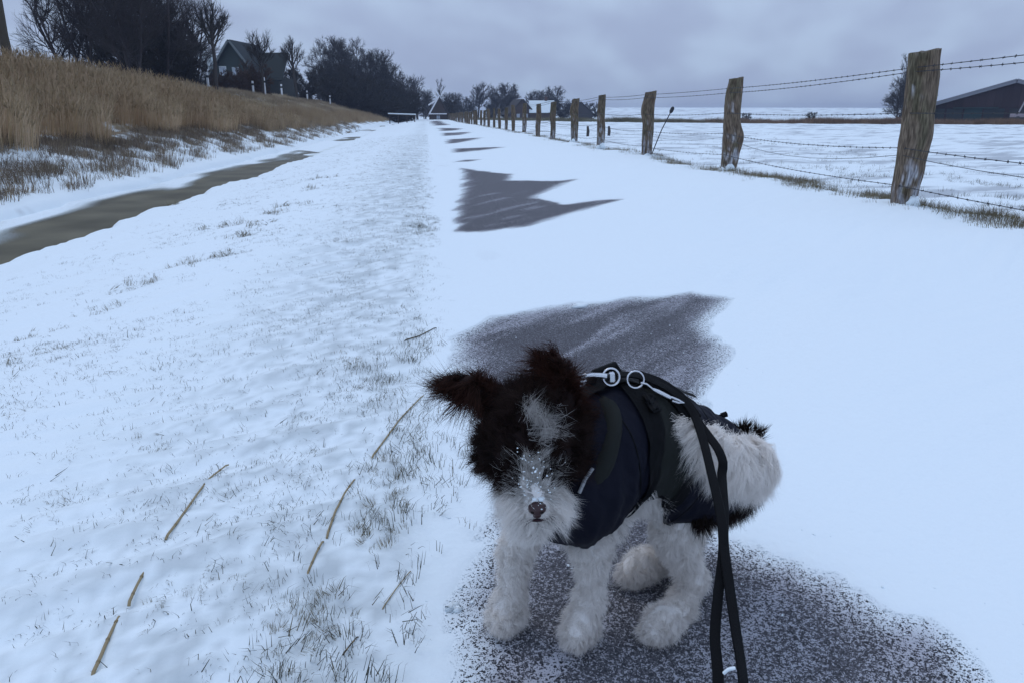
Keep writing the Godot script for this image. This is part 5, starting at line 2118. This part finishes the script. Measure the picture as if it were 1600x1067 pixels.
	print("hairs ", total, " skin ", body_v.size())

	# ---- face
	for e in eyes:
		var m := MB.new()
		ball(m, e, Vector3.ONE * 0.009, Basis.IDENTITY, 10)
		part("eye", m, M.eye, dog)
	var m := MB.new()
	ball(m, nose, Vector3(0.0115, 0.0095, 0.009), Basis(Vector3.RIGHT, -0.5), 12)
	ball(m, nose + Vector3(0, -0.008, 0.0), Vector3(0.006, 0.006, 0.006), Basis.IDENTITY, 8)
	var np := part("nose", m, M.nose, dog)
	for s in [-1.0, 1.0]:
		m = MB.new()
		ball(m, nose + Vector3(s * 0.0052, -0.0025, 0.0072), Vector3(0.0024, 0.0018, 0.0018), Basis.IDENTITY, 6)
		part("nostril", m, M.eye, np)
	m = MB.new()
	m.tint = Color(0.03, 0.015, 0.016)
	m.tube(PackedVector3Array([nose + Vector3(-0.013, -0.019, -0.006), nose + Vector3(-0.005, -0.0165, 0.001), nose + Vector3(0.0, -0.0155, 0.003), nose + Vector3(0.005, -0.0165, 0.001), nose + Vector3(0.013, -0.019, -0.006)]), PackedFloat32Array([0.001, 0.0018, 0.002, 0.0018, 0.001]), 6)
	part("mouth", m, skin_m, dog)
	m = MB.new()
	for q in 110:
		var t := r.randf()
		var p := nose.lerp(bridge_a, t * 1.05) + Vector3(r.randfn() * 0.011, r.randfn() * 0.006 + 0.006, 0.008 + r.randf() * 0.008)
		ball(m, p, Vector3(1.0, 0.7, 0.8) * 0.0004 * pow(3.2, r.randf()), Basis(Vector3(r.randfn(), r.randfn(), r.randfn()).normalized(), r.randf() * 3.0), 3, 0.9)
	for q in 5:
		ball(m, nose + Vector3(r.randf_range(-0.007, 0.006), 0.0095 + r.randf() * 0.004, 0.004 - r.randf() * 0.008), Vector3(0.0035, 0.0024, 0.003) * r.randf_range(0.7, 1.1), Basis.IDENTITY, 5, 0.5)
	part("snow_crumbs", m, M.clean_snow, dog, "stuff")

	# ---- jacket
	m = MB.new()
	sheet(m, 0.0, 4.999, 90, 96, hem, 0.0)
	var jk := part("jacket", m, cloth, dog)
	for s in [-1.0, 1.0]:
		m = MB.new()
		var pts := PackedVector3Array()
		var rad := PackedFloat32Array()
		for i in 81:
			var t := lerpf(1.2, 4.999, i / 80.0)
			pts.append(jacket_point(t, s * hem(t), -0.0005))
			rad.append(0.0024)
		m.tube(pts, rad, 6)
		part("hem", m, web, jk)
	m = MB.new()
	var cp := PackedVector3Array()
	var cr := PackedFloat32Array()
	var nk: Vector3 = Vector3(-0.05116, 0.2913, 0.045)
	var nd: Vector3 = (nk - (Vector3(-0.08837, 0.3226, 0.065) as Vector3)).normalized()
	var nu := (Vector3.UP - nd * nd.y).normalized()
	var ns := nd.cross(nu)
	for i in 41:
		var a := TAU * i / 40.0
		cp.append(nk + (nu * cos(a) + ns * sin(a)) * (0.070 + 0.003 * sin(a * 3.0)))
		cr.append(0.0135 + 0.002 * sin(a * 5.0))
	m.tube(cp, cr, 10, false)
	part("collar", m, M.collar_fleece, jk)
	# seams of the back panels
	for s in [1.75, 3.35]:
		m = MB.new()
		var pts := PackedVector3Array()
		var rad := PackedFloat32Array()
		for i in 41:
			pts.append(jacket_point(s + 0.05 * sin(i * 0.2), lerpf(-hem(s) * 0.98, hem(s) * 0.98, i / 40.0), 0.0))
			rad.append(0.0012)
		m.tube(pts, rad, 5, false)
		part("seam", m, web, jk)
	m = MB.new()
	m.tint = Color.WHITE
	m.tube(PackedVector3Array([on_jacket(Vector3(-0.02811, 0.2948, 0.11)), on_jacket(Vector3(-0.03646, 0.2788, 0.11)), on_jacket(Vector3(-0.04564, 0.2599, 0.11))]), PackedFloat32Array([0.0026, 0.0028, 0.0026]), 6)
	part("reflective_strip", m, M.reflector, jk)
	m = MB.new()
	m.tube(PackedVector3Array([Vector3(0.1703, 0.2742, -0.085), Vector3(0.1827, 0.2815, -0.09), Vector3(0.1904, 0.2826, -0.09)]), PackedFloat32Array([0.0018, 0.0018, 0.0018]), 6)
	m.tube(PackedVector3Array([Vector3(0.1876, 0.2815, -0.09), Vector3(0.196, 0.2847, -0.09)]), PackedFloat32Array([0.0045, 0.0045]), 8)
	part("cord_toggle", m, web, jk)
	m = MB.new()
	m.tube(PackedVector3Array([Vector3(0.1969, 0.2378, -0.1), Vector3(0.2352, 0.231, -0.11), Vector3(0.262, 0.2302, -0.1), Vector3(0.2666, 0.2219, -0.07), Vector3(0.2597, 0.2085, -0.04)]), PackedFloat32Array([0.0012, 0.0012, 0.0012, 0.0012, 0.0012]), 6)
	part("leg_strap", m, web, jk)

	# ---- harness over the jacket
	var hn := Node3D.new()
	hn.name = "harness"
	dog.add_child(hn, true)
	for q in [[1.95, 2.22], [2.84, 3.06]]:
		m = MB.new()
		sheet(m, q[0], q[1], 6, 72, func(t): return minf(hem(t) - 0.03, 2.7), 0.0045)
		part("girth_strap", m, web, hn)
	m = MB.new()
	sheet(m, 2.2, 2.86, 12, 72, func(t): return minf(hem(t) - 0.05, 2.7), 0.0025)
	part("mesh_panel", m, M.collar_fleece, hn)
	m = MB.new()
	sheet(m, 1.5, 3.2, 30, 8, func(_t): return 0.16, 0.0075)
	part("back_strap", m, web, hn)
	m = MB.new()
	var bp := jacket_point(2.13, 0.62, 0.010)
	var bf := jacket_frame(2.13)
	var out := (bp - (bf[0] as Vector3)).normalized()
	var bx: Vector3 = (bf[4] as Vector3)
	m.box(bp, Vector3(0.020, 0.030, 0.007), Basis(bx, out.cross(bx).normalized(), out).orthonormalized(), 0.003)
	part("buckle", m, web, hn)
	m = MB.new()
	m.tube(PackedVector3Array([jacket_point(1.72, -0.1, 0.006), jacket_point(1.80, -0.1, 0.018), jacket_point(2.0, -0.1, 0.020), jacket_point(2.1, -0.1, 0.006)]), PackedFloat32Array([0.006, 0.0065, 0.0065, 0.006]), 8)
	part("handle", m, web, hn)


# ---------------------------------------------------------------- leash
func band(mb: MB, pts: PackedVector3Array, wide: float, thick: float, faces: Array) -> void:
	# a flat strap: smooth path through pts, lying so that its face looks towards the given directions
	var c := Curve3D.new()
	for i in pts.size():
		var t := (pts[mini(i + 1, pts.size() - 1)] - pts[maxi(i - 1, 0)]) / 6.0
		c.add_point(pts[i], -t, t)
	var len_ := c.get_baked_length()
	var n := int(len_ / 0.008) + 2
	var k := mb.v.size()
	for i in n + 1:
		var d := len_ * i / n
		var p := c.sample_baked(d, true)
		var tg := (c.sample_baked(minf(d + 0.004, len_), true) - c.sample_baked(maxf(d - 0.004, 0.0), true)).normalized()
		var s := float(i) / n * (faces.size() - 1)
		var q := mini(int(s), faces.size() - 2)
		var f: Vector3 = (faces[q] as Vector3).lerp(faces[q + 1], s - q)
		f = (f - tg * f.dot(tg)).normalized()
		var sd := tg.cross(f)
		var ring := [[-1, -0.6], [-0.9, -1], [0.9, -1], [1, -0.6], [1, 0.6], [0.9, 1], [-0.9, 1], [-1, 0.6]]
		for e in ring:
			var nn: Vector3 = (sd * e[0] * (1.0 if absf(e[1]) < 0.9 else 0.25) + f * e[1] * (1.0 if absf(e[1]) > 0.9 else 0.3)).normalized()
			mb.vert(p + sd * e[0] * wide * 0.5 + f * e[1] * thick * 0.5, nn, Vector2(e[0] * 0.1, d * 8.0))
	for i in n:
		for j in 8:
			var a := k + i * 8 + j
			var b := k + i * 8 + (j + 1) % 8
			out_tri(mb, a, a + 8, b + 8)
			out_tri(mb, a, b + 8, b)


func ring(mb: MB, at: Vector3, r: float, wire: float, nn: Vector3) -> void:
	var u := nn.cross(Vector3.UP if absf(nn.y) < 0.9 else Vector3.RIGHT).normalized()
	var w := nn.cross(u).normalized()
	var pts := PackedVector3Array()
	var rad := PackedFloat32Array()
	for i in 29:
		var a := TAU * i / 28.0
		pts.append(at + (u * cos(a) + w * sin(a)) * r)
		rad.append(wire)
	mb.tube(pts, rad, 8, false)


func build_leash() -> void:
	var at := Vector3(0.13 * cos(YAW) + 0.95 * sin(YAW), 0.004, -(0.95 * cos(YAW) - 0.13 * sin(YAW)))
	var o := thing("leash", "black webbing leash clipped to the dog's harness, hanging towards the photographer", "leash", at, -YAW)
	var web: Material = M.webbing
	var mb := MB.new()
	band(mb, PackedVector3Array([Vector3(0.008278, 0.3869, 0.02), Vector3(0.03397, 0.3824, 0.01), Vector3(0.06209, 0.3732, 0.01), Vector3(0.09271, 0.3547, 0.01), Vector3(0.1133, 0.3347, 0.025), Vector3(0.1174, 0.3158, 0.07), Vector3(0.1162, 0.2919, 0.13), Vector3(0.1149, 0.2681, 0.18), Vector3(0.1102, 0.2459, 0.215), Vector3(0.09474, 0.2166, 0.26), Vector3(0.08249, 0.1949, 0.3), Vector3(0.07504, 0.1804, 0.345), Vector3(0.05551, 0.1605, 0.42), Vector3(0.04, 0.36, 0.72), Vector3(0.03, 0.52, 0.90)]), 0.0112, 0.0026, [Vector3(0, 1, 0.4), Vector3(0, 0.9, 0.5), Vector3(0.1, 0.7, 0.8), Vector3(-0.35, 0.3, 0.9), Vector3(-0.2, 0.4, 0.9), Vector3(0.2, 0.5, 0.8), Vector3(0, 0.6, 0.8)])
	part("strap", mb, web, o)
	mb = MB.new()
	band(mb, PackedVector3Array([Vector3(0.1171, 0.3269, 0.022), Vector3(0.1284, 0.314, 0.05), Vector3(0.137, 0.3037, 0.075), Vector3(0.1405, 0.2911, 0.09), Vector3(0.137, 0.2808, 0.1), Vector3(0.1244, 0.265, 0.16), Vector3(0.112, 0.2486, 0.21), Vector3(0.1076, 0.2207, 0.26), Vector3(0.1035, 0.1989, 0.305), Vector3(0.09797, 0.1848, 0.35), Vector3(0.08565, 0.1605, 0.42), Vector3(0.05, 0.36, 0.72), Vector3(0.03, 0.52, 0.90)]), 0.0118, 0.0028, [Vector3(0, 1, 0.4), Vector3(0.1, 0.6, 0.8), Vector3(0.3, 0.3, 0.9), Vector3(-0.3, 0.3, 0.9), Vector3(0.1, 0.4, 0.9), Vector3(0.2, 0.6, 0.8)])
	part("strap", mb, web, o)
	# doubled thicker part over the back
	mb = MB.new()
	band(mb, PackedVector3Array([Vector3(0.0437, 0.3769, 0.005), Vector3(0.07146, 0.3639, -0), Vector3(0.09789, 0.3452, 0.005), Vector3(0.1166, 0.3235, 0.025)]), 0.024, 0.006, [Vector3(0, 1, 0.5), Vector3(0.1, 0.7, 0.8)])
	part("padded_handle", mb, web, o)
	# fittings
	mb = MB.new()
	ring(mb, Vector3(0.0007355, 0.3876, 0.032), 0.0112, 0.0016, Vector3(0.15, 0.35, 0.9))
	part("ring", mb, M.steel, o)
	mb = MB.new()
	ring(mb, Vector3(0.03296, 0.384, 0.032), 0.0112, 0.0013, Vector3(0.1, 0.3, 0.95))
	part("ring", mb, M.steel, o)
	mb = MB.new()
	mb.tube(PackedVector3Array([Vector3(-0.0369, 0.3932, 0.045), Vector3(-0.02534, 0.3924, 0.038), Vector3(-0.01237, 0.3905, 0.035), Vector3(-0.006315, 0.3892, 0.034)]), PackedFloat32Array([0.0022, 0.0032, 0.0036, 0.0042]), 10)
	mb.tube(PackedVector3Array([Vector3(-0.03365, 0.3958, 0.045), Vector3(-0.04022, 0.3932, 0.045), Vector3(-0.04257, 0.3879, 0.045), Vector3(-0.03748, 0.3843, 0.045), Vector3(-0.03258, 0.3879, 0.045)]), PackedFloat32Array([0.0018, 0.002, 0.0022, 0.002, 0.0016]), 8)
	mb.box(Vector3(0.001149, 0.3887, 0.035), Vector3(0.008, 0.014, 0.006), Basis(Vector3.BACK, 0.1), 0.0015)
	part("snap_hook", mb, M.steel, o)
	mb = MB.new()
	mb.tube(PackedVector3Array([Vector3(0.03754, 0.3843, 0.045), Vector3(0.04513, 0.3826, 0.045), Vector3(0.05448, 0.3743, 0.042)]), PackedFloat32Array([0.0014, 0.0015, 0.0015]), 8)
	mb.tube(PackedVector3Array([Vector3(0.05448, 0.3743, 0.042), Vector3(0.06139, 0.3707, 0.042), Vector3(0.07527, 0.3635, 0.042), Vector3(0.07874, 0.3617, 0.042)]), PackedFloat32Array([0.002, 0.0032, 0.003, 0.0022]), 10)
	mb.tube(PackedVector3Array([Vector3(0.07863, 0.3635, 0.042), Vector3(0.08902, 0.359, 0.042), Vector3(0.09601, 0.3554, 0.042), Vector3(0.08926, 0.3554, 0.042), Vector3(0.08066, 0.3581, 0.042)]), PackedFloat32Array([0.0016, 0.0016, 0.0017, 0.0016, 0.0014]), 8)
	part("small_carabiner", mb, M.steel, o)
	mb = MB.new()
	mb.tube(PackedVector3Array([Vector3(0.07838, 0.1925, 0.35), Vector3(0.08169, 0.1988, 0.352), Vector3(0.08855, 0.1986, 0.35)]), PackedFloat32Array([0.0017, 0.0017, 0.0017]), 8)
	part("white_cord", mb, M.clean_snow, o)
